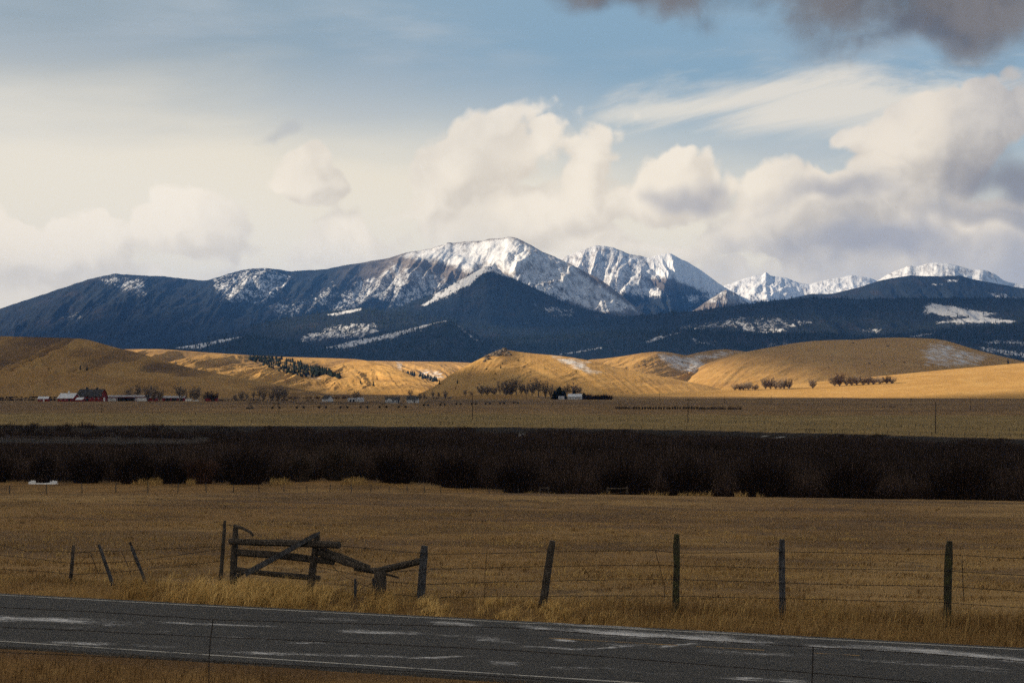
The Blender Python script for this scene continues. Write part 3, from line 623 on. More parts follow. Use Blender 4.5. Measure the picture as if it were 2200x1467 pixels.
def build_road():
    m, b = material('asphalt', 0.8, 0.18)
    p = position(); x, y, z = sep(p)
    s_ = x * float(RD[0]) + y * float(RD[1]); n_ = x * float(RN[0]) + y * float(RN[1])
    ag = noise(p, 55.0, 3, 0.75); pit = noise(p, 9.0, 4, 0.7); lane = noise(comb(s_ * 0.05, n_ * 1.6, 0.0), 1.0, 4, 0.6)
    c = mixc(smooth(ag, 0.35, 0.7), (0.018, 0.0175, 0.0175), (0.078, 0.074, 0.072))
    c = mixc(smooth(pit, 0.45, 0.7) * 0.5, c, (0.028, 0.027, 0.026))
    c = mixc(smooth(lane, 0.42, 0.66) * 0.55, c, (0.024, 0.023, 0.023))
    crk = (noise(comb(s_ * 0.5, n_ * 1.2, 0.0), 1.1, 4, 0.6) - 0.5).abs()
    c = mixc(smooth(crk, 0.014, 0.002) * 0.8, c, (0.012, 0.012, 0.012))
    frost = noise(comb(s_ * 0.35, n_ * 3.0, 3.0), 1.0, 6, 0.7)
    c = mixc(smooth(frost, 0.58, 0.8) * smooth(ag, 0.40, 0.62) * 0.30, c, (0.45, 0.45, 0.47))
    sn = noise(comb(s_ * 1.1, n_ * 9.0, 0.0), 1.4, 6, 0.7); sg = noise(p, 14.0, 4, 0.7)
    sv = attr('snow') + (sn - 0.5) * 2.8 + (sg - 0.5) * 1.5 + (noise(comb(s_ * 0.9, n_ * 2.0, 7.0), 1.0, 3, 0.6) - 0.5) * 1.6
    c = mixc(smooth(sv, 0.42, 1.5) * 0.8 * smooth(attr('snow'), 0.03, 0.3), c, (0.74, 0.75, 0.79))
    link(c, b.inputs['Base Color']); bump(b, ag * 0.6 + pit * 0.4, 0.5, 0.008)
    S = np.linspace(-75, 75, 1000); Nn = np.concatenate([[32.15], np.linspace(32.3, 40.5, 130), [40.62]])
    SS, NN = np.meshgrid(S, Nn)
    X = SS * RD[0] + NN * RN[0]; Y = SS * RD[1] + NN * RN[1]
    Z = ROAD_Z + .05 - 0.05 * ((NN - 36.4) / 4.2) ** 2; Z[0] -= .16; Z[-1] -= .16
    Z = Z - 0.02
    px = HX + F * X / Y; py = HY + F * (CZ - Z) / Y
    snow = np.zeros_like(X)
    for pts, w, lv in STREAKS:
        d = np.full(X.shape, 1e9)
        for (x0, y0), (x1, y1) in zip(pts[:-1], pts[1:]):
            ex, ey = x1 - x0, y1 - y0; t = np.clip(((px - x0) * ex + (py - y0) * ey) / (ex * ex + ey * ey), 0, 1)
            d = np.minimum(d, np.hypot((px - x0 - t * ex) * .35, py - y0 - t * ey))
        xa, xb = min(q[0] for q in pts), max(q[0] for q in pts); L = xb - xa
        tp = sstep(px, xa - .05 * L, xa + .3 * L) * (1 - sstep(px, xb - .3 * L, xb + .05 * L)) * .65 + .35
        snow = np.maximum(snow, lv * tp * (1 - sstep(d, w * .1, w * 2.0)))
    me = grid_mesh('road', X, Y, Z, {'snow': snow})
    road = link_obj('road', me, m, kind='structure')
    def paint(name, col, wear):
        mm, bb = material(name, 0.7, 0.2)
        pp = position(); xx, yy, zz = sep(pp)
        ww = noise(pp, 22.0, 5, 0.75) + (noise(pp, 1.3, 3, .6) - .5) * .9
        link(mixc(smooth(ww, wear, wear + .16), col, (0.07, 0.068, 0.066)), bb.inputs['Base Color'])
    paint('white_paint', (0.42, 0.41, 0.39), .52); paint('yellow_paint', (0.30, 0.18, 0.055), .44)
    def strip(name, n0, w, s0, s1, mat, k=60):
        ss = np.linspace(s0, s1, k); A, B = np.meshgrid(ss, [n0 - w / 2, n0 + w / 2])
        return link_obj(name, grid_mesh(name, A * RD[0] + B * RN[0], A * RD[1] + B * RN[1], ROAD_Z + .034 - 0.05 * ((B - 36.4) / 4.2) ** 2), MATS[mat], parent=road)
    for a, bb in ((-70, -1.55), (-1.3, 2.9), (3.6, 6.1), (6.1, 70)): strip('edge_line', N_FAR, .10, a, bb, 'white_paint')
    strip('edge_line', N_NEAR, .075, -70, 70, 'white_paint')
    for a, bb in ((9.7, 10.6), (11.6, 13.0), (13.4, 16.2), (-20, -11)): strip('centre_line', 37.67, .09, a, bb, 'yellow_paint', 12)
    return road
build_road()

# ------------------------------------------------------------------ fences at the roadside
N_FENCE = 45.0
def on_line(px, n0=N_FENCE):
    u = (px - HX) / F; Y = n0 / (RN[1] + RN[0] * u); return u * Y, Y
def at_line(px, py, n0=N_FENCE, dn=0.0):
    """point above the fence line seen at (px, py)"""
    x, Y = on_line(px, n0 + dn); return Vector((x, Y, CZ + (HY - py) / F * Y))
def fence_post(parent, top, bot_px, wpx, mat, k=8, n0=N_FENCE, name='post', taper=.92, label=None, flat=1.0):
    x, Y = on_line(bot_px, n0); b = Vector((x, Y, gz(x, Y) - .12)); t = at_line(top[0], top[1], n0)
    r = wpx / 2 / F * Y; mb = MB(); d = t - b
    side = Vector((RD[0], RD[1], 0))
    pts = [b + d * f + side * (r * .25 * (random.random() - .5) if 0 < f < 1 else 0) for f in (0, .3, .6, .86, 1.0)]
    mb.tube(pts, [r * 1.04, r * 1.0, r * .97, r * taper, r * taper * .82], k, True, .22, flat=flat)
    return mb.obj(name, mat, parent, label=label)
def wire_strand(parent, pts, r=.0085, n0=N_FENCE, dn=-.1, barbs=True, name='wire', sag=0.0):
    ws = []
    for (x0, y0), (x1, y1) in zip(pts[:-1], pts[1:]):
        k = max(3, int(abs(x1 - x0) / 30))
        for i in range(k):
            f = i / k; ws.append(at_line(x0 + (x1 - x0) * f, y0 + (y1 - y0) * f + sag * 4 * f * (1 - f) + random.uniform(-.5, .5), n0, dn))
    ws.append(at_line(*pts[-1], n0, dn))
    mb = MB(); mb.tube(ws, r, 4, True)
    if barbs:
        L = 0.0
        for a, b in zip(ws[:-1], ws[1:]):
            seg = (b - a).length; k = max(1, int(seg / .14))
            for i in range(k):
                c = a.lerp(b, (i + random.random()) / k); q = Vector((random.uniform(-.012, .012), random.uniform(-.01, .01), .017))
                mb.tube([c - q, c + q], .0045, 3, False)
    return mb.obj(name, 'wire', parent)
def stay(parent, pts, r=.009, n0=N_FENCE, dn=-.12):
    mb = MB(); ws = [at_line(*p, n0, dn) for p in pts]
    if len(ws) == 2: ws = [ws[0], ws[0].lerp(ws[1], .5) + Vector((.01, 0, 0)), ws[1]]
    mb.tube(ws, r, 4); return mb.obj('stay', 'wire', parent)
def base_loc(px, n0=N_FENCE):
    x, Y = on_line(px, n0); return Vector((x, Y, gz(x, Y)))
def rooted(o):
    """move the empty to the base of its thing, keeping the parts where they are"""
    loc = o.location.copy()
    for c in o.children: c.location = c.location - loc
    return o
fl = thing('barbed_wire_fence', 'sagging barbed wire fence with three thin leaning posts left of the broken gate', 'fence', base_loc(155))
for top, bx, w, mt in (((158, 1171), 150, 8.5, 'weathered_wood'), ((212, 1169), 246, 8, 'blue_grey_wood'), ((279, 1165), 321, 8.5, 'blue_grey_wood'), ((483, 1118), 471, 9, 'weathered_wood'), ((-180, 1160), -176, 10, 'weathered_wood')):
    fence_post(fl, top, bx, w, mt, 6)
for pts in ([(-180, 1163), (0, 1170), (60, 1184), (155, 1185), (230, 1184), (280, 1182), (400, 1176), (478, 1174)], [(-180, 1190), (0, 1192), (40, 1196), (80, 1200), (155, 1210), (240, 1208), (300, 1203), (400, 1190), (478, 1178)], [(-180, 1220), (0, 1222), (100, 1228), (155, 1233), (230, 1230), (300, 1224), (400, 1213), (476, 1205)], [(-180, 1245), (0, 1252), (150, 1254)], [(476, 1127), (487, 1127), (505, 1129)]):
    wire_strand(fl, pts)
for pts in ([(194, 1187), (203, 1210), (212, 1232)], [(260, 1182), (272, 1208), (284, 1242)], [(162, 1188), (180, 1186), (196, 1187)]): stay(fl, pts)
rooted(fl)

gt = thing('broken_rail_gate', 'broken wooden rail gate with diagonal plank and sagging rails beside the road', 'gate', base_loc(600))
fence_post(gt, (506, 1133), 500, 17, 'weathered_wood', 10, flat=.9); fence_post(gt, (681, 1148), 664, 17, 'weathered_wood', 10, N_FENCE)
fence_post(gt, (815, 1226), 816, 27, 'weathered_wood', 9, 44.8, 'stump', 1.0, 'short rotten stump of a post under the sagging rail')
fence_post(gt, (763, 1243), 763, 7, 'blue_grey_wood', 5, 44.5, 'stake'); fence_post(gt, (801, 1241), 803, 6, 'blue_grey_wood', 5, 45.1, 'stake')
def rail(pts, r_px, dn, mat='weathered_wood', k=7, wob=.2, flat=1.0, name='rail', label=None):
    mb = MB(); ws = []
    for (x0, y0), (x1, y1) in zip(pts[:-1], pts[1:]):
        for f in (0, .33, .66): ws.append(at_line(x0 + (x1 - x0) * f, y0 + (y1 - y0) * f, N_FENCE, dn))
    ws.append(at_line(*pts[-1], N_FENCE, dn)); Y = ws[0].y
    rr = np.interp(np.linspace(0, 1, len(ws)), np.linspace(0, 1, len(r_px)), r_px) / F * Y * 1.2
    mb.tube(ws, list(rr), k, True, wob, flat=flat); return mb.obj(name, mat, gt, label=label)
rail([(494, 1163), (600, 1166), (729, 1170)], [5.5, 6.2, 6.6], -.16); rail([(508, 1186), (600, 1193), (718, 1206)], [7, 7, 6.5], .02, flat=.5)
rail([(508, 1222), (560, 1230), (686, 1242)], [5.5, 5, 5.5], .03); rail([(497, 1159), (563, 1162)], [2.5, 2.0], -.2)
rail([(528, 1232), (600, 1193), (676, 1150), (687, 1143)], [7, 6.5, 5.5, 2.5], -.30, 'blue_grey_wood', 4, .08, .5, 'diagonal_brace', 'bluish grey plank nailed diagonally across the rails')
rail([(688, 1180), (730, 1196), (795, 1217)], [6.5, 7, 3], .05, flat=.6); rail([(684, 1187), (740, 1207), (800, 1226)], [5, 6, 3], -.05, flat=.6)
rail([(762, 1221), (810, 1226), (850, 1217), (904, 1205)], [4, 6, 6.4, 6.2], .02); rail([(826, 1232), (856, 1240)], [2.4, 1.6], -.05)
rail([(503, 1129), (520, 1134), (538, 1143), (544, 1152)], [3.6, 3.0, 2.6, 2.0], -.15, 'weathered_wood', 5, .2, 1, 'crooked_stick', 'short curved stick wired to the top of the tall post')
rail([(497, 1250), (512, 1236), (524, 1229)], [4, 4, 3], -.22)
for pts in ([(713, 1213), (730, 1232), (757, 1246), (800, 1263)], [(683, 1217), (720, 1225), (800, 1240)], [(675, 1252), (760, 1259)], [(732, 1284), (780, 1262), (806, 1249)], [(838, 1236), (870, 1215), (903, 1193)]): wire_strand(gt, pts, .0075, barbs=False)
for a in ((664, 1215, 684), (660, 1229, 682)): wire_strand(gt, [(a[0], a[1]), (a[2], a[1] + 1)], .008, dn=-.2, barbs=False)
rooted(gt)

fr = thing('barbed_wire_fence', 'four strand barbed wire fence with dark round wooden posts right of the broken gate', 'fence', base_loc(1450))
fence_post(fr, (912, 1172), 902, 18.5, 'blue_grey_wood', 8); fence_post(fr, (1187, 1161), 1163, 17.5, 'weathered_wood', 8); fence_post(fr, (1454, 1147), 1452, 16, 'mossy_wood', 9, label='upright post green with moss')
fence_post(fr, (1680, 1158), 1681, 14.5, 'blue_grey_wood', 8); fence_post(fr, (2040, 1162), 2033, 18, 'mossy_wood', 9); fence_post(fr, (2420, 1170), 2418, 18, 'weathered_wood', 8)
for pts in ([(729, 1172), (820, 1180), (912, 1189), (1050, 1189), (1187, 1184), (1300, 1183), (1407, 1182), (1452, 1187), (1560, 1187), (1680, 1184), (1860, 1188), (2035, 1191), (2200, 1200), (2418, 1210)],
            [(838, 1230), (912, 1222), (1043, 1219), (1187, 1216), (1300, 1214), (1452, 1214), (1560, 1217), (1680, 1220), (1860, 1223), (2035, 1226), (2200, 1235), (2418, 1247)],
            [(812, 1247), (912, 1255), (1043, 1250), (1187, 1247), (1300, 1245), (1452, 1244), (1560, 1247), (1680, 1252), (1860, 1256), (2035, 1259), (2200, 1270), (2418, 1284)],
            [(815, 1272), (912, 1283), (1043, 1281), (1187, 1280), (1300, 1279), (1452, 1280), (1680, 1285), (2035, 1294), (2418, 1320)]): wire_strand(fr, pts)
for pts in ([(1046, 1189), (1042, 1230), (1041, 1295)], [(1407, 1182), (1418, 1220), (1428, 1262), (1428, 1285)], [(2067, 1193), (2068, 1230), (2071, 1292)]): stay(fr, pts)
rooted(fr)

# near side of the road: the fence we look over
N_NEARF = 28.2
fn = thing('barbed_wire_fence', 'dark barbed wire strands with thin stays in front of the road', 'fence', base_loc(1100, N_NEARF))
for px, py in ((-330, 1270), (2480, 1430)): fence_post(fn, (px, py), px, 24, 'weathered_wood', 8, N_NEARF)
for pts in ([(-330, 1287), (0, 1304), (230, 1315), (450, 1330), (720, 1338), (1100, 1348), (1300, 1363), (1500, 1375), (1745, 1389), (2000, 1404), (2200, 1420), (2480, 1442)],
            [(-330, 1331), (0, 1346), (450, 1367), (800, 1382), (1100, 1396), (1300, 1410), (1500, 1426), (1745, 1445), (2000, 1466), (2480, 1500)],
            [(-330, 1385), (0, 1400), (450, 1420), (800, 1437), (1100, 1454), (1500, 1486), (2480, 1560)]): wire_strand(fn, pts, .0075, N_NEARF, 0.0)
stay(fn, [(458, 1330), (452, 1375), (449, 1420), (449, 1560)], .011, N_NEARF, .02); stay(fn, [(1747, 1388), (1746, 1425), (1741, 1560)], .011, N_NEARF, .02)
rooted(fn)

# ------------------------------------------------------------------ dry grass (blades)
def mat_blades(name, a, b_, c_):
    m, b = material(name, 0.8, 0.2)
    t = attr('tone'); col = mixc(smooth(t, 0.0, 0.5), a, b_); col = mixc(smooth(t, 0.5, 1.0), col, c_)
    link(col, b.inputs['Base Color']); 
    return m
mat_blades('dry_blades', (0.15, 0.088, 0.036), (0.31, 0.195, 0.075), (0.55, 0.38, 0.14))
mat_blades('straw_blades', (0.22, 0.125, 0.045), (0.50, 0.32, 0.115), (0.82, 0.56, 0.22))
def blades(name, x, y, h, lean, width, tone, label, mat='dry_blades', zoff=-.02):
    n = len(x); z = ground_z(x, y) + zoff
    th = rng.uniform(0, np.pi, n); lx = lean[0] + rng.normal(0, lean[2], n); ly = lean[1] + rng.normal(0, lean[2], n)
    wx, wy = np.cos(th) * width, np.sin(th) * width
    b = np.stack([x, y, z], -1); m = b + np.stack([lx * h * .28, ly * h * .28, h * .6], -1); t = b + np.stack([lx * h, ly * h, h * rng.uniform(.75, 1, n)], -1)
    w = np.stack([wx, wy, 0 * wx], -1)
    co = np.stack([b - w, b + w, m + w * .75, m - w * .75, t], 1).reshape(-1, 3)
    k = (np.arange(n) * 5)[:, None]
    f = np.concatenate([k + np.array([0, 1, 2]), k + np.array([0, 2, 3]), k + np.array([3, 2, 4])])
    tn = np.repeat(tone, 5) * np.tile([.7, .7, .95, .95, 1.0], n)
    return link_obj(name, tri_mesh(name, co, f, {'tone': np.clip(tn, 0, 1)}), MATS[mat], kind='stuff', label=label)
def scatter(n, s0, s1, n0, n1):
    s = rng.uniform(s0, s1, n); q = rng.uniform(n0, n1, n)
    return s * RD[0] + q * RN[0], s * RD[1] + q * RN[1], q
def build_grass():
    # far verge: short near the tarmac, tall and brown to the right
    n = 62000; x, y, q = scatter(n, -18, 46, 40.75, 47.0)
    px = HX + F * x / y
    h = np.interp(px, [-300, 0, 300, 600, 1000, 1200, 1350, 1700, 2200, 2600], [.16, .18, .20, .22, .20, .26, .50, .52, .62, .62]) * rng.uniform(.45, 1.25, n)
    h *= np.interp(q, [40.7, 41.2, 42.3, 44, 45.6, 47], [.30, .40, .85, 1.0, .85, .35]) * (.55 + .9 * fbm(x * .9, y * .9, 3, 61))
    tone = np.clip(.42 + .9 * (fbm(x * .55, y * .55, 3, 62) - .5) + rng.normal(0, .16, n) - .10 * sstep(px, 1250, 1500), 0, 1)
    sel = rng.random(n) < .05; tone = np.where(sel, np.clip(tone + .4, 0, 1), tone); h = np.where(sel, h * 1.35, h)
    blades('verge_grass', x, y, h, (.22, .0, .22), .0065, tone, 'tall dry brown grass along the far road edge')
    # bright tufts by the gate
    xs, ys, hs, tn = [], [], [], []
    for (c0, c1, cnt, hh, tt) in ((350, 560, 44, .56, .84), (520, 700, 44, .60, .7), (240, 330, 16, .45, .35), (1030, 1180, 16, .30, .85), (905, 960, 7, .38, .9), (790, 840, 10, .48, .5), (1180, 1320, 12, .35, .7), (700, 780, 10, .25, .75), (560, 660, 12, .3, .9)):
        for i in range(cnt):
            cxp = rng.uniform(c0, c1); nn = rng.uniform(42.6, 44.9); cx, cyy = on_line(cxp, nn); k = 55
            a = rng.uniform(0, 6.28, k); r = np.abs(rng.normal(0, .13, k))
            xs.append(cx + np.cos(a) * r); ys.append(cyy + np.sin(a) * r); hs.append(hh * rng.uniform(.55, 1.15, k) * rng.uniform(.75, 1.1)); tn.append(np.clip(tt + rng.normal(0, .14, k), 0, 1))
    blades('bunch_grass', np.concatenate(xs), np.concatenate(ys), np.concatenate(hs), (.34, -.05, .40), .0052, np.concatenate(tn), 'straw coloured bunch grass tufts around the broken gate', 'straw_blades')
    # near verge
    n = 42000; x, y, q = scatter(n, -22, 30, 27.4, 32.15)
    h = rng.uniform(.10, .34, n) * np.interp(q, [27, 31.2, 32.2], [1, .8, .35]) * (.5 + fbm(x * 1.2, y * 1.2, 3, 66))
    blades('near_verge_grass', x, y, h, (.12, .0, .3), .006, np.clip(.04 + .6 * (fbm(x * .8, y * .8, 3, 67) - .5) + rng.normal(0, .15, n), 0, 1), 'rough brown grass on the near road edge')
    # meadow stubble, thinning with distance
    n = 130000; Yv = np.exp(rng.uniform(np.log(46), np.log(150), n)); u = rng.uniform(-.29, .29, n); x = u * Yv; keep = (x * RN[0] + Yv * RN[1]) > 46.3; x, Yv = x[keep], Yv[keep]
    d = fbm(x * .25, Yv * .4, 4, 71); keep = d > .42; x, Yv, d = x[keep], Yv[keep], d[keep]
    h = rng.uniform(.05, .15, len(x)) * (.5 + 1.2 * (d - .4) * 3)
    blades('meadow_grass', x, Yv, h, (.2, .0, .45), .010, np.clip(.52 + .9 * (fbm(x * .12, Yv * .25, 4, 72) - .5) + rng.normal(0, .12, len(x)), 0, 1), 'short grazed straw coloured meadow grass')
    xs, ys, hs, tn = [], [], [], []
    for i in range(900):
        Yc = math.exp(rng.uniform(math.log(47), math.log(190))); cx = rng.uniform(-.27, .27) * Yc
        if cx * RN[0] + Yc * RN[1] < 46.5: continue
        k = 26; r = np.abs(rng.normal(0, rng.uniform(.12, .5), k)); a = rng.uniform(0, 6.28, k); tt = rng.choice([.05, .2, .85])
        xs.append(cx + np.cos(a) * r * 1.6); ys.append(Yc + np.sin(a) * r); hs.append(rng.uniform(.08, .26) * rng.uniform(.6, 1.2, k)); tn.append(np.clip(tt + rng.normal(0, .1, k), 0, 1))
    blades('weed_clumps', np.concatenate(xs), np.concatenate(ys), np.concatenate(hs), (.25, 0, .5), .011, np.concatenate(tn), 'scattered brown and pale weed clumps in the meadow')
    # pale fringe at the foot of the willows
    n = 9000; pxs = np.concatenate([rng.uniform(580, 1010, n // 2), rng.uniform(1010, 1700, n // 3), rng.uniform(280, 420, n - n // 2 - n // 3)])
    Yv = np.interp(pxs, [280, 560, 700, 1100, 1300, 1700], [286, 281, 290, 276, 255, 240]) + rng.normal(0, 3.5, n); x = (pxs - HX) / F * Yv
    keep = fbm(pxs * .02, pxs * 0 + 1, 4, 73) > .48; x, Yv = x[keep], Yv[keep]
    blades('creek_grass', x, Yv, rng.uniform(.3, 1.1, len(x)) * np.clip(.2 + 6 * (fbm(x * .35, x * 0 + 2, 4, 79) - .40), .15, 1.1), (.15, 0, .3), .03, np.clip(rng.normal(.6, .2, len(x)), 0, 1), 'pale dry grass fringe below the willow thicket')
build_grass()
# ------------------------------------------------------------------ plants
plain_mat('twig', (0.23, 0.185, 0.15), 0.9, 0.25, 0.4, 0.1); plain_mat('trunk_bark', (0.19, 0.16, 0.135), 0.95, 0.3, 1.0, 0.1)
plain_mat('red_twig', (0.060, 0.034, 0.026), 0.9, 0.3, 0.4, 0.1); plain_mat('willow', (0.026, 0.018, 0.016), 0.9, 0.4, 0.12, 0.1); plain_mat('pale_willow', (0.060, 0.045, 0.037), 0.9, 0.3, 0.3, 0.1)
plain_mat('conifer', (0.022, 0.030, 0.020), 0.9, 0.4, 0.5, 0.1); plain_mat('spruce_dark', (0.010, 0.014, 0.010), 0.9, 0.4, 0.5, 0.1); plain_mat('juniper', (0.028, 0.030, 0.018), 0.9, 0.4, 0.8, 0.1)
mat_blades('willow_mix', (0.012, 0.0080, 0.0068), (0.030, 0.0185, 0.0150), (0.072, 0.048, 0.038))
R = random.Random(11)
ORD = ['first', 'second', 'third', 'fourth', 'fifth', 'sixth', 'seventh', 'eighth', 'ninth', 'tenth', 'eleventh', 'twelfth', 'thirteenth', 'fourteenth', 'fifteenth', 'sixteenth', 'seventeenth', 'eighteenth', 'nineteenth', 'twentieth', 'twenty first', 'twenty second', 'twenty third', 'twenty fourth', 'twenty fifth', 'twenty sixth', 'twenty seventh', 'twenty eighth']
def bare_tree(seed, spread, lean=0.0, low=.15, limbs=7):
    """unit-height leafless tree: a trunk with rising limbs (one mesh) and a crown of fine twigs (another)"""
    r = random.Random(seed); tk, cr = MB(), MB()
    def ribbon(a, b, w0, w1):
        d = (b - a).normalized(); s = d.cross(Vector((r.uniform(-.5, .5), 1, r.uniform(-.5, .5)))).normalized()
        cr.add([a - s * w0, a + s * w0, b + s * w1, b - s * w1], [(0, 1, 2, 3)])
    tk.tube([(0, 0, -.02), (lean * .1, 0, low), (lean * .2, 0, low + .15)], [.024, .019, .014], 6, False)
    for k in range(limbs):
        a = 6.283 * k / limbs + r.uniform(-.4, .4); o = spread * r.uniform(.25, 1.0); z1 = r.uniform(.72, 1.0) - .28 * (o / max(spread, .01)) ** 2 * r.uniform(.6, 1.2)
        z0 = low * r.uniform(.6, 1.9); p0 = Vector((lean * z0, 0, z0)); p2 = Vector((lean + math.cos(a) * o, math.sin(a) * o, z1)); p1 = p0.lerp(p2, .45) + Vector((math.cos(a) * o * .12, math.sin(a) * o * .12, -.03))
        pts = [p0, p0.lerp(p1, .5), p1, p1.lerp(p2, .5), p2]; tk.tube(pts, [.012, .010, .008, .005, .002], 4, False)
        for q in range(11):
            f = .22 + .78 * (q + r.random()) / 11; ip = min(int(f * 4), 3); b = pts[ip].lerp(pts[ip + 1], f * 4 - ip)
            d = Vector((math.cos(a) * .5 + r.uniform(-.9, .9), math.sin(a) * .5 + r.uniform(-.9, .9), r.uniform(.35, 1.3))).normalized(); L = r.uniform(.09, .20) * (1.2 - .5 * f); e = b + d * L
            ribbon(b, e, .009, .006)
            for _ in range(5):
                g = b.lerp(e, r.uniform(.3, 1)); d2 = (d + Vector((r.uniform(-.7, .7), r.uniform(-.7, .7), r.uniform(-.1, .6)))).normalized(); e2 = g + d2 * L * r.uniform(.35, .75); ribbon(g, e2, .007, .0045)
                if r.random() < .6: ribbon(e2, e2 + (d2 + Vector((r.uniform(-.6, .6), r.uniform(-.6, .6), r.uniform(-.2, .5)))).normalized() * L * .4, .005, .003)
    zmax = max(v[2] for v in cr.v)
    for mb in (tk, cr): mb.v = [(x / zmax, y / zmax, z / zmax) for x, y, z in mb.v]
    w = np.percentile(np.abs([v[0] for v in cr.v]), 95)
    return tk.mesh('trunk'), cr.mesh('crown'), 2 * w
TREES = [bare_tree(*a) for a in ((1, .22, 0, .20, 8), (2, .28, .04, .22, 8), (3, .36, 0, .05, 16), (4, .17, -.03, .24, 7), (5, .32, .02, .04, 16), (6, .25, 0, .16, 9))]
for a, b, w in TREES: a.materials.append(MATS['trunk_bark']); b.materials.append(MATS['twig'])
RED = [m.copy() for m in (TREES[2][1], TREES[4][1])]
for m in RED: m.materials.clear(); m.materials.append(MATS['red_twig'])
def plant_tree(base, h, w, label, group, var=None, name='bare_tree', cat='tree', red=False):
    i = R.randrange(len(TREES)) if var is None else var; tk, cr, tw = TREES[i]
    if red: i = 2 if i % 2 else 4; tk = TREES[i][0]; cr = RED[0 if i == 2 else 1]; tw = TREES[i][2]
    t = thing(name, label, cat, base, group, R.uniform(0, 6.28)); sx = w / tw
    t.scale = (sx, sx, h)
    link_obj('trunk', tk, parent=t); link_obj('crown', cr, parent=t); return t
def ground_pt(px, Y, dz=-.05):
    x = (px - HX) / F * Y; return Vector((x, Y, gz(x, Y) + dz))
def tree_px(px, top_py, wpx, Y, label, group, base=None, **kw):
    b = ground_pt(px, Y) if base is None else base; top = CZ + (HY - top_py) / F * b.y
    return plant_tree(b, max(top - b.z, 1.5), wpx / F * b.y, label, group, **kw)
# ranch trees on the left, by depth behind and beside the sheds
rows = [(278, 830, 18, 1790), (296, 825, 14, 1800), (318, 823, 16, 1720), (329, 825, 16, 1715), (343, 827, 20, 1712), (386, 821, 26, 1722), (401, 842, 5, 1725), (410, 830, 8, 1730), (421, 826, 20, 1728), (440, 842, 16, 1730)]
for i, (px, ty, w, Y) in enumerate(rows):
    tree_px(px, ty, w, Y, f'bare grey cottonwood, {ORD[i]} from the left of those in front of the long white shed', 'bare trees around the ranch sheds')
tree_px(455, 838, 24, 1722, 'reddish leafless bush beside the small red shed', None, red=True, name='bare_bush', cat='bush')
rows = [(505, 845, 8, 1800), (519, 838, 12, 1790), (530, 840, 8, 1800), (545, 838, 9, 1790), (557, 832, 12, 1780), (567, 828, 12, 1770), (584, 828, 18, 1760), (598, 820, 24, 1690), (611, 828, 16, 1700), (632, 844, 6, 1690)]
for i, (px, ty, w, Y) in enumerate(rows):
    tree_px(px, ty, w, Y, f'bare tree, {ORD[i]} from the left in the row between the red shed and white houses', 'bare trees between shed and houses')
rows = [(765, 838, 16, 1820), (883, 828, 13, 2050), (903, 838, 8, 2050), (912, 840, 6, 2080), (930, 836, 6, 2080), (942, 838, 6, 2080), (957, 834, 9, 2070)]
for i, (px, ty, w, Y) in enumerate(rows):
    tree_px(px, ty, w, Y, f'thin bare tree, {ORD[i]} from the left behind the two white houses', 'thin bare trees behind the white houses')
rows = [(1000, 832, 9, 2320), (1012, 836, 10, 2320), (1034, 822, 20, 2300), (1048, 823, 18, 2310), (1061, 826, 16, 2300), (1074, 814, 20, 2290), (1088, 806, 20, 2280), (1097, 803, 24, 2290), (1109, 804, 20, 2285), (1120, 816, 12, 2290), (1131, 818, 12, 2290), (1143, 814, 16, 2280), (1157, 810, 24, 2280), (1172, 814, 14, 2280), (1183, 820, 11, 2270), (1192, 822, 12, 2260), (1216, 824, 18, 2200), (1236, 820, 26, 2190)]
for i, (px, ty, w, Y) in enumerate(rows):
    tree_px(px, ty, w, Y, f'bare cottonwood, {ORD[i]} from the left in the grove below the rocky hill', 'cottonwood grove below the rocky hill')
def right_base(px, py): return land_at('grass_hill_right_near', px, py) + Vector((0, 0, -.6))
cl = [[(px, 818 + R.uniform(-3, 4), R.uniform(15, 20), 838) for px in (1577, 1587, 1597, 1608, 1619)], [(px, 809 + R.uniform(-3, 4), R.uniform(17, 23), 836) for px in (1644, 1654, 1664, 1674, 1684, 1695)], [(1745, 812, 15, 835)],
      [(px, 801 + (px - 1790) * .06 + R.uniform(-3, 5), R.uniform(17, 23), 830 - (px - 1790) * .05) for px in (1792, 1803, 1815, 1828, 1840, 1852, 1864, 1876, 1889, 1902, 1916)]]
for k, (rows, nm) in enumerate(zip(cl, ('leftmost low thicket', 'middle thicket', '', 'rightmost thicket'))):
    for i, (px, ty, w, by) in enumerate(rows):
        b = right_base(px, by)
        lab = f'bare tree, {ORD[i]} from the left in the {nm} on the sunlit field' if nm else 'lone bare tree between the thickets on the sunlit field'
        tree_px(px, ty, w, b.y, lab, 'bare trees on the sunlit field', base=b, red=(i % 4 == 1), var=R.choice([2, 4]))

# --- conifers
def conifer(seed, k=9, flat=0.0):
    r = random.Random(seed); mb = MB(); mb.tube([(0, 0, 0), (0, 0, .2)], .02, 4, False)
    for i in range(k):
        f = i / k; z0 = .06 + .88 * f; rad = .20 * (1 - f) ** .8 * r.uniform(.8, 1.2) + .015; n = 7
        top = (r.uniform(-.01, .01), r.uniform(-.01, .01), min(z0 + .24, 1.0)); a0 = r.uniform(0, 6)
        vs = [top] + [(math.cos(a0 + 6.283 * j / n) * rad * r.uniform(.55, 1.25), math.sin(a0 + 6.283 * j / n) * rad * r.uniform(.55, 1.25), z0 - r.uniform(0, .05)) for j in range(n)]
        mb.add(vs, [(0, 1 + j, 1 + (j + 1) % n) for j in range(n)])
    return mb.mesh('conifer')
CON = [conifer(s) for s in (1, 2, 3, 4)]
for c in CON: c.materials.append(MATS['conifer'])
SPR = [conifer(s, 13) for s in (8, 9)]
for c in SPR: c.materials.append(MATS['spruce_dark'])
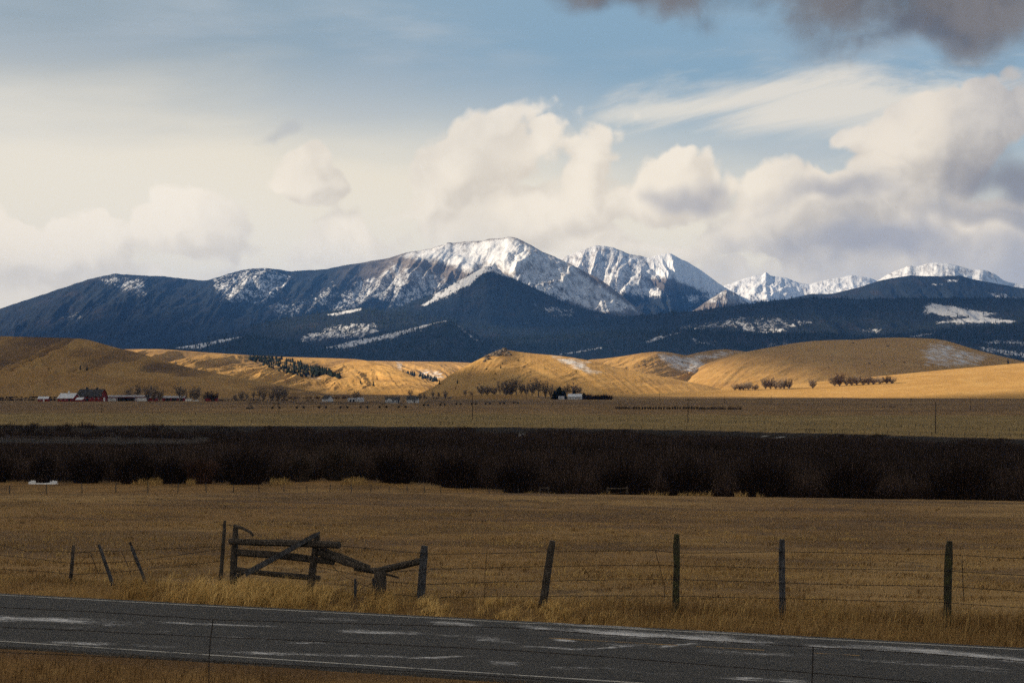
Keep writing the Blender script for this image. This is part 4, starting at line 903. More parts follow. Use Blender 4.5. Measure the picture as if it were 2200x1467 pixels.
def plant_conifer(b, h, label, group, pool=CON, wide=1.0, name='conifer_tree', cat='tree'):
    o = link_obj(name, R.choice(pool), loc=b + Vector((0, 0, -.3)), label=label, cat=cat, group=group, rz=R.uniform(0, 6.28)); o.scale = (h * wide, h * wide, h); return o
def band(up, lo, n, land, hpx, label, group):
    for i in range(n):
        f = R.random(); px = np.interp(f, [0, 1], [up[0][0], up[-1][0]]) + R.uniform(-2, 2)
        y0 = np.interp(px, [p[0] for p in up], [p[1] for p in up]); y1 = np.interp(px, [p[0] for p in lo], [p[1] for p in lo])
        b = land_at(land, px, y0 + (y1 - y0) * R.random() + hpx * .6); plant_conifer(b, R.uniform(.6, 1.15) * hpx / F * b.y, label, group, wide=R.uniform(1.5, 2.5))
band([(536, 765), (552, 762), (610, 766), (650, 778), (700, 791), (730, 804)], [(536, 768), (557, 776), (600, 793), (630, 800), (660, 806), (700, 800), (730, 808)], 280, 'grass_hill_slope', 10, 'small dark conifer in the dense grove on the golden slope', 'conifer grove on the slope')
band([(817, 790), (850, 799)], [(817, 793), (850, 803)], 20, 'grass_hill_middle', 10, 'small conifer in the short line on the far golden slope', 'conifer line on the far slope')
band([(862, 796), (900, 800), (938, 812)], [(862, 799), (900, 808), (938, 816)], 30, 'grass_hill_middle', 10, 'small conifer at the snowy foot of the far golden slope', 'conifers at the foot of the far slope')
for px, py, hpx, land, lab in ((172, 794, 11, 'grass_hill_left', 'left one of two small conifers alone on the left hill'), (186, 796, 13, 'grass_hill_left', 'right one of two small conifers alone on the left hill'),
                               (774, 824, 9, 'grass_hill_slope', 'round dark conifer low on the slope right of the grove'), (801, 829, 11, 'grass_hill_slope', 'wide dark conifer at the foot of the golden slope'), (1045, 794, 6, 'grass_hill_cone', 'leftmost juniper under the rocky hilltop'),
                               (1075, 791, 8, 'grass_hill_cone', 'largest juniper under the rocky hilltop'), (1079, 782, 5, 'grass_hill_cone', 'topmost juniper close under the rocky hilltop'), (982, 824, 10, 'grass_hill_cone', 'upper conifer on the left foot of the rocky hill'), (944, 826, 12, 'grass_hill_cone', 'conifer at the far left tip of the rocky hill'),
                               (978, 836, 6, 'grass_hill_cone', 'lower small conifer on the left foot of the rocky hill'), (2165, 782, 13, 'grass_hill_right', 'lone conifer at the right end of the right hill')):
    b = land_at(land, px, py); plant_conifer(b, hpx / F * b.y, lab, None, wide=1.5 if 'juniper' in lab or 'round' in lab or 'wide' in lab else 1.1)
jun = MB()
for i in range(26):
    a, e = R.uniform(0, 6.28), R.uniform(.1, 1.4); c = Vector((math.cos(a) * math.cos(e) * .42, math.sin(a) * math.cos(e) * .42, math.sin(e) * .55)); s = .2
    q = [c + Vector((R.uniform(-s, s), R.uniform(-s, s), R.uniform(-s, s))) for _ in range(4)]; jun.add(q, [(0, 1, 2), (0, 2, 3), (1, 2, 3)])
JUN = jun.mesh('juniper'); JUN.materials.append(MATS['juniper'])
def junipers(n, land, poly, label, group, s0=3, s1=6):
    k = 0; xs = [p[0] for p in poly]; ys = [p[1] for p in poly]
    while k < n:
        px, py = R.uniform(min(xs), max(xs)), R.uniform(min(ys), max(ys))
        if poly_mask(np.array([px]), np.array([py]), poly, 0)[0] < .5: continue
        b = land_at(land, px, py); s = R.uniform(s0, s1) * (R.random() * .6 + .5) / F * b.y
        o = link_obj('juniper_shrub', JUN, loc=b, label=label, cat='shrub', group=group, rz=R.uniform(0, 6)); o.scale = (s, s, s * .8); k += 1
junipers(26, 'grass_hill_right', [(1560, 765), (1700, 745), (1900, 733), (2080, 755), (2060, 790), (1900, 805), (1700, 800), (1580, 790)], 'tiny dark shrub dotted on the shaded right hill', 'shrubs on the right hill')
junipers(20, 'grass_hill_saddle', [(1290, 775), (1400, 765), (1560, 770), (1600, 800), (1500, 820), (1330, 810)], 'tiny dark shrub dotted on the sunlit middle hill', 'shrubs on the middle hill')
junipers(22, 'grass_hill_cone', [(1000, 795), (1060, 760), (1110, 765), (1230, 780), (1260, 800), (1150, 812), (1000, 825)], 'tiny dark shrub dotted on the rocky hill', 'shrubs on the rocky hill')
junipers(34, 'grass_hill_slope', [(480, 775), (560, 785), (700, 815), (900, 825), (930, 838), (800, 838), (600, 815), (480, 790)], 'tiny dark shrub dotted on the golden slope', 'shrubs on the golden slope', 2.5, 4.5)
junipers(12, 'grass_hill_left', [(40, 760), (300, 775), (420, 805), (300, 815), (100, 800)], 'tiny dark shrub dotted on the shaded left hill', 'shrubs on the left hill', 2.5, 4)

# rocks along the crest of the rocky hill
plain_mat('rock', (0.10, 0.085, 0.07), 0.95, 0.4, 0.2, 0.1)
for i in range(26):
    px = R.uniform(1038, 1104); py = np.interp(px, [1038, 1058, 1080, 1104], [767, 757, 751, 755]) + R.uniform(1, 12); b = land_at('grass_hill_cone', px, py); s = R.uniform(3, 8); mb = MB()
    mb.tube([(0, 0, -s * .3), (0, 0, s * .15), (R.uniform(-.2, .2) * s, 0, s * .5)], [s * .7, s * .75, s * .35], 6, True, .6)
    o = mb.obj('boulder', 'rock', label='dark boulder in the outcrop on top of the rocky hill', cat='boulder', group='rock outcrop on the hilltop', loc=b); o.rotation_euler = (0, 0, R.uniform(0, 6))

# --- far-off forest: one mass
def far_forest():
    vs, fs = [], []; tot = 0
    for land, n, hm in (('forest_hill_front', 15000, 15), ('forest_hill_back', 9000, 17), ('mountain_dark_cone', 3500, 17)):
        a, Yc, W, Z, Yg, X, PX, PY, nT = LAND[land]
        me = bpy.data.objects[land].data; sn = np.zeros(len(me.vertices), np.float32); me.attributes['snow'].data.foreach_get('value', sn); sn = sn.reshape(X.shape)
        w = np.clip(1.0 - sn * 1.05, .0, 1)[:nT]; ii = rng.integers(2, nT, n * 2); jj = rng.integers(1, X.shape[1] - 1, n * 2)
        ok = (rng.random(n * 2) < w[ii, jj]) & (PX[ii, jj] > -60) & (PX[ii, jj] < 2260); ii, jj = ii[ok][:n], jj[ok][:n]
        f = rng.random(len(ii)); x = X[ii - 1, jj] * (1 - f) + X[ii, jj] * f; y = Yg[ii - 1, jj] * (1 - f) + Yg[ii, jj] * f; z = Z[ii - 1, jj] * (1 - f) + Z[ii, jj] * f
        g = rng.random(len(ii)); x = x + (X[ii, jj + 1] - X[ii, jj]) * (g - .5)
        h = hm * rng.uniform(.5, 1.2, len(ii)); r = h * rng.uniform(.2, .3, len(ii)); m = len(ii); k = 4
        ang = rng.uniform(0, 6.28, m)[:, None] + np.arange(k)[None] * 2 * np.pi / k
        ring = np.stack([x[:, None] + np.cos(ang) * r[:, None], y[:, None] + np.sin(ang) * r[:, None], (z - .5)[:, None] + 0 * ang], -1)
        top = np.stack([x, y, z + h], -1)[:, None]
        vs.append(np.concatenate([ring, top], 1).reshape(-1, 3)); b = (np.arange(m) * 5 + tot)[:, None]
        fs.append(np.concatenate([b + np.array([j, (j + 1) % k, k]) for j in range(k)])); tot += m * 5
    link_obj('far_forest', tri_mesh('far_forest', np.concatenate(vs), np.concatenate(fs)), MATS['conifer'], kind='stuff', label='distant dark conifer forest on the foothills')
far_forest()

# --- willow thicket along the creek
def stems(cx, cy, cz, n, h, spread, w0, rr, fan=.45):
    """fans of curved stems: arrays of centres -> verts, quads"""
    m = len(cx); k = n; a = rr.uniform(0, 6.283, (m, k)); o = rr.random((m, k)) ** .6
    hh = h[:, None] * rr.uniform(.55, 1.05, (m, k)); sp = spread[:, None] * o
    bx, by = cx[:, None] + np.cos(a) * sp * fan, cy[:, None] + np.sin(a) * sp * fan
    mx, my = cx[:, None] + np.cos(a) * sp * (.55 + fan * .45), cy[:, None] + np.sin(a) * sp * (.55 + fan * .45)
    tx, ty = cx[:, None] + np.cos(a) * sp * 1.05, cy[:, None] + np.sin(a) * sp * 1.05
    z0 = cz[:, None] + 0 * a; hm = hh * .55; tz = hh * (1 - .25 * o)
    w = w0 * rr.uniform(.6, 1.4, (m, k)); th = rr.uniform(-.7, .7, (m, k)); wx, wy = np.cos(th) * w, np.sin(th) * w
    S = lambda x, y, z: np.stack([x, y, z], -1)
    co = np.stack([S(bx - wx, by - wy, z0), S(bx + wx, by + wy, z0), S(mx + wx * .8, my + wy * .8, z0 + hm), S(mx - wx * .8, my - wy * .8, z0 + hm), S(tx + wx * .35, ty, z0 + tz), S(tx - wx * .35, ty, z0 + tz)], 2).reshape(-1, 3)
    b = (np.arange(m * k) * 6)[:, None]
    return co, np.concatenate([b + np.array([0, 1, 2, 3]), b + np.array([3, 2, 4, 5])])
def wil_front(px): return np.interp(px, [0, 560, 700, 1100, 1300, 2200], [292, 285, 300, 285, 262, 232])
def thicket():
    rr = np.random.default_rng(5); m = 5600
    px = rr.uniform(-140, 2340, m); f = rr.random(m) ** 1.2; y0 = wil_front(px) + 2 + 10 * rr.random(m) ** 2; u = (px - HX) / F; y1 = bench_edge(u) - 4
    Y = y0 + (y1 - y0) * f; x = u * Y; z = ground_z(x, Y) - .1
    h = rr.uniform(2.2, 5.2, m) * (.6 + .8 * fbm(px * .012, f * 3, 3, 301)); top = np.where(px < 505, np.interp(px, [-140, 0, 400, 450, 505], [950, 948, 951, 945, 918]), HY + CZ * F / bench_edge(u) + 4) + 26 * (fbm(px * .015, px * 0 + 4, 5, 88) - .5) * (px > 505)
    zt = CZ - (top - HY) / F * Y; back = (px < 505) & (Y > 596); h = np.where(back, rr.uniform(1.5, 2.4, m), np.minimum(h, zt - z)); h = np.where(Y > y1 - 60, np.minimum(h, 3.6), h)
    ok = h > .75; x, Y, z, h = x[ok], Y[ok], z[ok], h[ok]
    co, q = stems(x, Y, z, 26, h, np.maximum(h * .9, 2.4), .06, rr, .88)
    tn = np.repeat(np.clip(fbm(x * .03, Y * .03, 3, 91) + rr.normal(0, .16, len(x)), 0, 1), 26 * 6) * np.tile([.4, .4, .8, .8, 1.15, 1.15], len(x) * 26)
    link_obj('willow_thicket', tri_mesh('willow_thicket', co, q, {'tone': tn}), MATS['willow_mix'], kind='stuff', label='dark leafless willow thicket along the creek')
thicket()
def willow(px, hpx, wpx, label, mat='willow', n=520, dY=-1.0, group='front row of willow bushes'):
    rr = np.random.default_rng(abs(int(px))); Y = float(wil_front(px)) + dY; b = ground_pt(px, Y, 0); h = hpx / F * Y; w = wpx / F * Y
    co, q = stems(np.zeros(1), np.zeros(1), np.zeros(1) - .1, n, np.array([h * 1.05]), np.array([w * .5]), .035, rr)
    link_obj('willow_bush', tri_mesh('willow_bush', co, q), MATS[mat], loc=b, label=label, cat='bush', group=group)
for px, hp, wp, lab, mt in ((-10, 62, 90, 'dark willow bush cut by the left edge of the picture', 'willow'), (92, 66, 60, 'dark willow bush standing above the snow patch', 'willow'), (185, 72, 110, 'dark willow bush just right of the snow patch', 'willow'), (290, 80, 120, 'tall dark willow bush midway between snow patch and largest bush', 'willow'), (370, 62, 80, 'low dark willow bush left of the russet one', 'willow'),
                            (432, 60, 90, 'low russet brown willow bush left of the largest bush', 'red_twig'), (528, 92, 140, 'largest round dark willow bush behind the meadow fence', 'willow'), (648, 66, 62, 'small pale grey willow bush standing clear of the thicket', 'pale_willow'), (730, 88, 120, 'tall greyish willow bush right of the small pale bush', 'pale_willow'), (850, 82, 130, 'dark willow bush behind the middle of the meadow fence', 'willow'),
                            (980, 86, 130, 'dark willow bush near the right end of the meadow fence', 'willow'), (1110, 84, 120, 'dark willow bush behind the small left brace', 'willow'), (1345, 100, 150, 'dark willow bush behind the wide brace', 'willow'), (1480, 100, 140, 'dark willow bush right of the wide brace', 'willow'), (1640, 105, 160, 'dark willow bush above the meadow edge, third from the right', 'willow'), (1830, 110, 170, 'dark willow bush above the meadow edge, second from the right', 'willow'), (2060, 115, 190, 'dark willow bush above the meadow edge, rightmost', 'willow')):
    willow(px, hp, wp, lab, mt)
# single low brush lines
def brush_line(name, pts, h, n, label, mat='willow', Yj=4.0, w0=.05, k=14):
    rr = np.random.default_rng(len(label)); f = np.sort(rr.random(n)); px = np.interp(f, np.linspace(0, 1, len(pts)), [p[0] for p in pts]); Y = np.interp(px, [p[0] for p in pts], [p[1] for p in pts]) + rr.normal(0, Yj, n)
    x = (px - HX) / F * Y; hh = h * rr.uniform(.5, 1.2, n); co, q = stems(x, Y, ground_z(x, Y) - .1, k, hh, hh * .6, w0, rr)
    return link_obj(name, tri_mesh(name, co, q), MATS[mat], kind='stuff', label=label)
brush_line('brush', [(-120, 1840), (135, 1840)], 3.2, 150, 'dark brush line left of the red barn'); brush_line('brush', [(465, 1830), (560, 1830), (700, 1840)], 2.4, 110, 'low brush behind the bare trees')
brush_line('brush', [(600, 2150), (690, 2160), (780, 2200)], 6.0, 60, 'dark brush at the foot of the golden slope', 'red_twig'); brush_line('brush', [(1250, 2090), (1312, 2090)], 6.5, 70, 'dark brown hedge right of the farmhouse', 'willow', 3, .12, 26)
for i in range(24):
    px = 1362 + i * 5.9 + R.uniform(-.8, .8); Y = 1172.0; b = ground_pt(px, Y); rr = np.random.default_rng(i); h = R.uniform(1.6, 2.1)
    co, q = stems(np.zeros(1), np.zeros(1), np.zeros(1), 60, np.array([h]), np.array([.85]), .07, rr)
    link_obj('hedge_shrub', tri_mesh('hedge_shrub', co, q), MATS['pale_willow'], loc=b, label='round dark shrub in the evenly spaced windbreak row', cat='shrub', group='windbreak shrub row')
brush_line('hedge', [(1500, 1168), (1592, 1160)], 2.2, 60, 'pale twiggy hedge at the right end of the windbreak', 'pale_willow', .8); brush_line('hedge', [(1322, 1176), (1362, 1174)], 2.4, 26, 'pale twiggy hedge at the left end of the windbreak', 'pale_willow', .8)
brush_line('brush', [(2030, 2600), (2072, 2600)], 4, 16, 'small brush clump beside the far field track', 'pale_willow')
brush_line('brush', [(1880, 1290), (1925, 1290)], 1.2, 12, 'low weeds in the middle of the bench field', 'willow')

# ------------------------------------------------------------------ fences of the valley
plain_mat('fence_wood', (0.07, 0.055, 0.045), 0.9, 0.3, 3); plain_mat('steel_post', (0.05, 0.05, 0.05), 0.6, 0.3, 3); plain_mat('rail_wood', (0.11, 0.08, 0.068), 0.9, 0.25, 1.0)
def post_mesh(r, k=5):
    mb = MB(); mb.tube([(0, 0, -.1), (0, 0, .8), (0, 0, 1.0)], [r, r, r * .75], k); return mb.mesh('post')
POST_T, POST_W, POST_B = post_mesh(.05), post_mesh(.075), post_mesh(.10)
for m_, k in ((POST_T, 'steel_post'), (POST_W, 'fence_wood'), (POST_B, 'fence_wood')): m_.materials.append(MATS[k])
def field_fence(label, pts, spacing_px, h, mesh, wires=(.4, .8), big_every=0, wr=.012, jitter=.5):
    """pts: (px, depth)"""
    xs = [p[0] for p in pts]; b0 = ground_pt(xs[len(xs) // 2], pts[len(pts) // 2][1]); t = thing('field_fence', label, 'fence', b0); px = xs[0]; tops = []; i = 0
    while px <= xs[-1]:
        Y = float(np.interp(px, xs, [p[1] for p in pts])); b = ground_pt(px, Y); hh = h * R.uniform(.9, 1.1); big = big_every and i % big_every == 3
        o = link_obj('post', POST_B if big else mesh, parent=t, loc=b - b0); o.scale = (1, 1, hh * (1.3 if big else 1)); o.rotation_euler = (R.uniform(-.05, .05), R.uniform(-.06, .06), 0); tops.append(b)
        px += (spacing_px(px) if callable(spacing_px) else spacing_px) + R.uniform(-jitter, jitter); i += 1
    for f in wires:
        mb = MB(); mb.tube([p - b0 + Vector((0, 0, h * f)) for p in tops], wr, 3, False); mb.obj('wire', 'wire', t)
    return t
mf = field_fence('thin wire fence of slender posts along the creek side of the meadow', [(-60, 176), (64, 185), (413, 205), (683, 232), (1000, 268), (1120, 275)], lambda p: np.interp(p, [0, 64, 354, 635, 842, 1072], [80, 78, 62, 50, 38, 32]), 1.25, POST_T, (.35, .65, .9), 0, .009, 1.0)
field_fence('long line of small posts just above the dark creek bank', [(-60, 770), (0, 764), (500, 735), (800, 715), (1100, 668), (1400, 628), (1700, 590), (2000, 545), (2260, 512)], 24, 1.15, POST_W, (.5, .9), 3)
field_fence('faint line of small posts across the middle of the bench field', [(-60, 1110), (0, 1100), (550, 915), (1000, 815), (1300, 780), (1700, 690), (2260, 590)], 15.5, 1.15, POST_W, (.5, .9), 0)
rf = thing('rail_fence', 'pale three rail wooden fence in the dark thicket at left', 'fence', ground_pt(240, 566)); b0 = rf.location.copy(); prev = None
for i in range(32):
    px = -40 + i * 17.3; Y = float(np.interp(px, [-40, 500], [590, 536])); x = (px - HX) / F * Y; g = gz(x, Y); zt = CZ - (np.interp(px, [-40, 0, 300, 500], [934, 935, 940.5, 945]) - HY) / F * Y
    p = Vector((x, Y, g)); o = link_obj('post', POST_B, parent=rf, loc=p - b0); o.scale = (1.1, 1.1, zt - g + .12)
    if prev:
        for k in range(3):
            mb = MB(); mb.tube([prev[0] - b0 + Vector((0, -.12, prev[1] - prev[0].z - .08 - .42 * k)), p - b0 + Vector((0, -.12, zt - g - .08 - .42 * k))], .06, 4); mb.obj('rail', 'rail_wood', rf)
    prev = (p, zt)
def brace(px, wpx, Y, h, label, mat='fence_wood'):
    w = wpx / F * Y; t = thing('fence_brace', label, 'brace', ground_pt(px, Y))
    for s in (-.5, .5): o = link_obj('post', POST_B, parent=t, loc=(s * w, 0, -.1)); o.scale = (1.2, 1.2, h)
    mb = MB(); mb.tube([(-.5 * w, -.13, h * .72), (.5 * w, -.13, h * .76)], .07, 5); mb.obj('rail', mat, t); mb = MB(); mb.tube([(-.5 * w, -.1, h * .2), (.5 * w, -.1, h * .45)], .03, 4); mb.obj('lower_rail', mat, t)
for a in ((1169, 18, 236, 1.1, 'small two post brace at the right end of the meadow fence'), (1326, 42, 238, 1.3, 'wide two post wooden brace in front of the willows'), (402, 17, 735, 1.4, 'small wooden brace above the creek bank at left'), (955, 19, 690, 1.4, 'small wooden brace above the creek bank in the middle'), (1741, 19, 585, 1.3, 'small wooden brace above the creek bank at right')): brace(*a)

# ------------------------------------------------------------------ utility poles
plain_mat('pole_wood', (0.075, 0.055, 0.042), 0.9, 0.3, 1.0)
PX_ = MB(); PX_.tube([(0, 0, -.3), (0, 0, 5), (0, 0, 9)], [.17, .15, .11], 6); POLE = PX_.mesh('pole'); CX_ = MB(); CX_.box((0, -.16, 8.5), (2.4, .12, .16)); CROSS = CX_.mesh('crossarm'); POLE.materials.append(MATS['pole_wood']); CROSS.materials.append(MATS['pole_wood'])
IN_ = MB()
for s in (-1.1, -.4, .4, 1.1): IN_.tube([(s, -.16, 8.58), (s, -.16, 8.78)], [.05, .035], 5)
INSU = IN_.mesh('insulator'); INSU.materials.append(MATS['blue_grey_wood'])
for px, Y, top, cross, lab in ((1478, 735, 857, 1, 'utility pole with crossarm right of the windbreak row'), (1015, 796, 847, 0, 'tall utility pole in front of the cottonwood grove'), (2010, 573, 863, 0, 'nearest utility pole, at the right of the bench field'), (219, 1024, 842, 1, 'utility pole in front of the red barn'), (599, 955, 850, 1, 'utility pole beside the first irrigation tower'),
                               (1417, 1849, 841, 0, 'tiny far utility pole left of the crossarm pole'), (1557, 1638, 848, 0, 'tiny far utility pole above the end of the windbreak'), (1657, 1470, 850, 0, 'tiny far utility pole below the middle thicket'), (1810, 1508, 851, 0, 'faint far utility pole below the rightmost thicket'), (1957, 1274, 855, 1, 'far utility pole with crossarm left of the nearest pole'), (2085, 1146, 854, 0, 'far utility pole right of the nearest pole'),
                               (72, 2293, 837, 0, 'thin far utility pole above the cattle at left'), (140, 2293, 840, 1, 'thin far utility pole behind the white roofed barn'), (1131, 1900, 843, 0, 'thin far utility pole in front of the grove'), (520, 2050, 838, 1, 'thin far utility pole among the bare trees')):
    b = ground_pt(px, Y); h = CZ + (HY - top) / F * Y - b.z; t = thing('utility_pole', lab, 'pole', b, rz=R.uniform(-.4, .4)); t.scale = (1, 1, h / 9.0)
    link_obj('pole', POLE, parent=t)
    if cross: c = link_obj('crossarm', CROSS, parent=t); link_obj('insulator', INSU, parent=c)

# ------------------------------------------------------------------ irrigation pivots
plain_mat('galvanised', (0.035, 0.035, 0.038), 0.5, 0.2, 1.0, 0.4, 0.4); plain_mat('tyre', (0.02, 0.02, 0.02), 0.9, 0.3, 2)
def wheel_mesh(r=.75, w=.4, k=12):
    mb = MB(); mb.tube([(0, -w / 2, 0), (0, -w / 2 + .05, 0), (0, w / 2 - .05, 0), (0, w / 2, 0)], [r * .55, r, r, r * .55], k); return mb.mesh('wheel')
WHEEL = wheel_mesh(); WHEEL.materials.append(MATS['tyre'])
def pivot(label, towers, Y0, Y1, pipe_py, wheel_px, centre=None):
    pts = []; t = thing('irrigation_pivot', label, 'irrigation', ground_pt(towers[0], Y0)); b0 = t.location.copy()
    for i, px in enumerate(towers):
        Y = Y0 + (Y1 - Y0) * i / (len(towers) - 1); b = ground_pt(px, Y); hz = CZ + (HY - pipe_py) / F * Y - b.z; ap = b - b0 + Vector((0, 0, hz)); pts.append(ap)
        half = wheel_px / 2 / F * Y; tw = MB()
        for s in (-1, 1): tw.tube([ap, b - b0 + Vector((s * half, 0, .9))], .16, 4)
        tw.tube([b - b0 + Vector((-half, 0, .9)), b - b0 + Vector((half, 0, .9))], .10, 4); tw.tube([b - b0 + Vector((-half * .5, 0, .9 + (hz - .9) * .5)), b - b0 + Vector((half * .5, 0, .9 + (hz - .9) * .5))], .06, 4)
        o = tw.obj('tower', 'galvanised', t)
        for s in (-1, 1): link_obj('wheel', WHEEL, parent=o, loc=b - b0 + Vector((s * half, 0, .75)))
    if centre:
        b = ground_pt(centre, Y0 - 5); hz = 3.6; mb = MB(); c = b - b0
        for sx, sy in ((-1, -1), (1, -1), (1, 1), (-1, 1)): mb.tube([c + Vector((sx * 1.6, sy * 1.6, 0)), c + Vector((sx * .3, sy * .3, hz))], .09, 4)
        mb.tube([c, c + Vector((0, 0, hz + 1.2))], .16, 6); mb.box(c + Vector((0, 0, .5)), (4.2, 3, .8)); mb.box(c + Vector((1.2, 0, 1.2)), (.8, .5, 1.4)); mb.obj('pivot_point', 'galvanised', t); pts = [c + Vector((0, 0, hz))] + pts
    for a, b in zip(pts[:-1], pts[1:]):
        pipe, rod = MB(), MB(); k = 8; P0 = [a.lerp(b, i / k) + Vector((0, 0, 1.0 * 4 * (i / k) * (1 - i / k))) for i in range(k + 1)]; pipe.tube(P0, .16, 5, False); pipe.obj('pipe', 'galvanised', t)
        Q = [a.lerp(b, i / k) + Vector((0, 0, 1.0 * 4 * (i / k) * (1 - i / k) - 1.4 * min(1, 3 * (i / k), 3 * (1 - i / k)))) for i in range(k + 1)]; rod.tube(Q, .09, 3, False)
        for i in range(1, k): rod.tube([P0[i], Q[i]], .04, 3, False); rod.tube([P0[i], Q[min(i + 1, k)]], .04, 3, False)
        rod.obj('truss', 'galvanised', t)
pivot('long wheeled irrigation pivot with arched trusses in front of the white houses', [593, 645, 693, 739, 782, 823, 864], 1195, 1240, 866.5, 15, 537)
pivot('second, farther wheeled irrigation pivot left of the farmhouse', [915, 951, 985, 1018, 1048, 1079, 1108], 1370, 1560, 863, 9.5)

# ------------------------------------------------------------------ buildings
plain_mat('red_boards', (0.17, 0.022, 0.022), 0.85, 0.25, 0.6); plain_mat('white_boards', (0.46, 0.48, 0.52), 0.8, 0.1, 0.5); plain_mat('white_metal', (0.50, 0.52, 0.56), 0.5, 0.08, 0.4); plain_mat('dark_roof', (0.045, 0.045, 0.05), 0.85, 0.25, 0.5)
plain_mat('brown_roof', (0.05, 0.042, 0.04), 0.85, 0.3, 0.5); plain_mat('opening', (0.012, 0.012, 0.014), 0.6, 0.2, 1); plain_mat('snowy_roof', (0.55, 0.58, 0.65), 0.7, 0.1, 0.4); plain_mat('grey_roof', (0.30, 0.30, 0.33), 0.6, 0.15, 0.4); plain_mat('white_trim', (0.66, 0.66, 0.66), 0.7, 0.1, 1); plain_mat('window_glass', (0.02, 0.024, 0.03), 0.15, 0.1, 1, 0.5)
def building(name, label, px0, px1, Y, eave, prof, depth, wall, roof, rot=0.0, over=.35, windows=(), doors=(), gdoors=(), trim='white_trim', cat='building', lift=0.0):
    """ridge along x; prof: roof profile as (fraction of half depth from the ridge, height) from eave to ridge"""
    L = (px1 - px0) / F * Y; b = ground_pt((px0 + px1) / 2, Y, 0); t = thing(name, label, cat, b, rz=rot); hd = depth / 2
    side = [(-hd, -.3), (-hd, eave)] + [(-hd * q, z) for q, z in prof] + [(hd * q, z) for q, z in prof[::-1] if q > 0] + [(hd, eave), (hd, -.3)]
    mb = MB(); n = len(side); vs = [(s * L / 2, y, z) for s in (-1, 1) for y, z in side]
    mb.add(vs, [tuple(range(n)), tuple(range(n, 2 * n))[::-1]] + [(i, i + n, (i + 1) % n + n, (i + 1) % n) for i in (0, n - 2)]); mb.obj('wall', wall, t)
    line = [(-hd - over, eave - over * (prof[0][1] - eave) / max(hd * (1 - prof[0][0]), .1))] + [(-hd * q, z) for q, z in prof] ; line = line + [(-y, z) for y, z in line[::-1] if y < -1e-6]
    k = len(line); e = L / 2 + over; mb = MB(); vs = [(s * e, y, z + dz) for dz in (.03, .22) for s in (-1, 1) for y, z in line]; fs = []
    for i in range(k - 1): fs += [(i, i + 1, k + i + 1, k + i), (2 * k + i, 3 * k + i, 3 * k + i + 1, 2 * k + i + 1), (i, 2 * k + i, 2 * k + i + 1, i + 1), (k + i, k + i + 1, 3 * k + i + 1, 3 * k + i)]
    fs += [(0, k, 3 * k, 2 * k), (k - 1, 3 * k - 1, 4 * k - 1, 2 * k - 1)]; mb.add(vs, fs); rf_ = mb.obj('roof', roof, t)
    for (x, z, w, h) in windows:
        mb = MB(); mb.box((x * L / 2, -hd - .03, z), (w, .10, h)); wo = mb.obj('window', trim, t); mb = MB(); mb.box((x * L / 2, -hd - .09, z), (w - .25, .06, h - .25)); mb.obj('pane', 'window_glass', wo)
    for (x, w, h, mt) in doors:
        mb = MB(); mb.box((x * L / 2, -hd - .05, h / 2), (w, .14, h)); mb.obj('door', mt, t)  # panels in the near-black material paint the shade inside open bays
    for (s, w, h, mt) in gdoors:
        mb = MB(); mb.box((s * (L / 2 + .05), 0, h / 2), (.14, w, h)); mb.obj('door', mt, t)
    return t, rf_, L
gam = [(.62, 8.2), (0, 10.6)]
t, r_, L = building('barn', 'big red gambrel barn with dark roof and two roof vents', 170, 226, 1765, 4.6, gam, 12.5, 'red_boards', 'dark_roof', math.radians(-14), .5, [(-.75, 2.4, 1.2, 1.3), (-.35, 2.4, 1.2, 1.3), (.05, 2.4, 1.2, 1.3), (.45, 2.4, 1.2, 1.3), (.8, 2.4, 1.2, 1.3)], [(-.15, 2.4, 2.6, 'opening')], [(1, 3.2, 3.4, 'white_trim')], cat='barn')
for s in (-.42, .42):
    mb = MB(); mb.box((s * L / 2, 0, 11.2), (1.6, 1.6, 1.3)); cu = mb.obj('cupola', 'dark_roof', r_)
    mb.add([(s * L / 2 - 1.1, -1.1, 11.85), (s * L / 2 + 1.1, -1.1, 11.85), (s * L / 2 + 1.1, 1.1, 11.85), (s * L / 2 - 1.1, 1.1, 11.85), (s * L / 2, 0, 12.7)], [(0, 1, 4), (1, 2, 4), (2, 3, 4), (3, 0, 4)]); cu.data = mb.mesh('cupola'); cu.data.materials.append(MATS['dark_roof'])
t, r_, L = building('barn', 'red barn with snow white roof and white vent, left of the big barn', 130, 166, 1745, 3.0, [(.42, 5.2), (0, 7.0)], 13, 'red_boards', 'snowy_roof', math.radians(-16), .6, [(-.6, 1.8, 1.0, 1.0), (0, 1.8, 1.0, 1.0)], [(.5, 1.6, 2.2, 'opening')], [(1, 2.6, 2.6, 'white_trim')], cat='barn')
mb = MB(); mb.box((0, 0, 7.6), (1.3, 1.3, 1.3)); mb.tube([(0, 0, 8.2), (0, 0, 9.3)], [1.1, .05], 6); mb.obj('cupola', 'white_trim', r_)
building('lean_to', 'small snow roofed lean-to between the two red barns', 166, 181, 1735, 1.6, [(0, 3.4)], 7, 'red_boards', 'snowy_roof', math.radians(-14), .3, cat='shed')
building('shed', 'small red shed with white roof and door at far left', 83, 105, 1745, 2.4, [(0, 4.2)], 6, 'red_boards', 'snowy_roof', 0, .3, [(-.5, 1.4, .9, .9)], [(.15, 1.2, 2.0, 'white_trim')], cat='shed')
t, r_, L = building('machine_shed', 'long low white machine shed with dark open bays', 233, 317, 1785, 3.6, [(0, 5.2)], 12, 'white_metal', 'grey_roof', 0, .4, [], [(-.22, 9.0, 3.2, 'opening'), (.18, 8.5, 3.2, 'opening'), (-.53, .5, 3.3, 'red_boards'), (.48, .5, 3.3, 'red_boards'), (-.98, .4, 3.4, 'red_boards')], cat='shed')
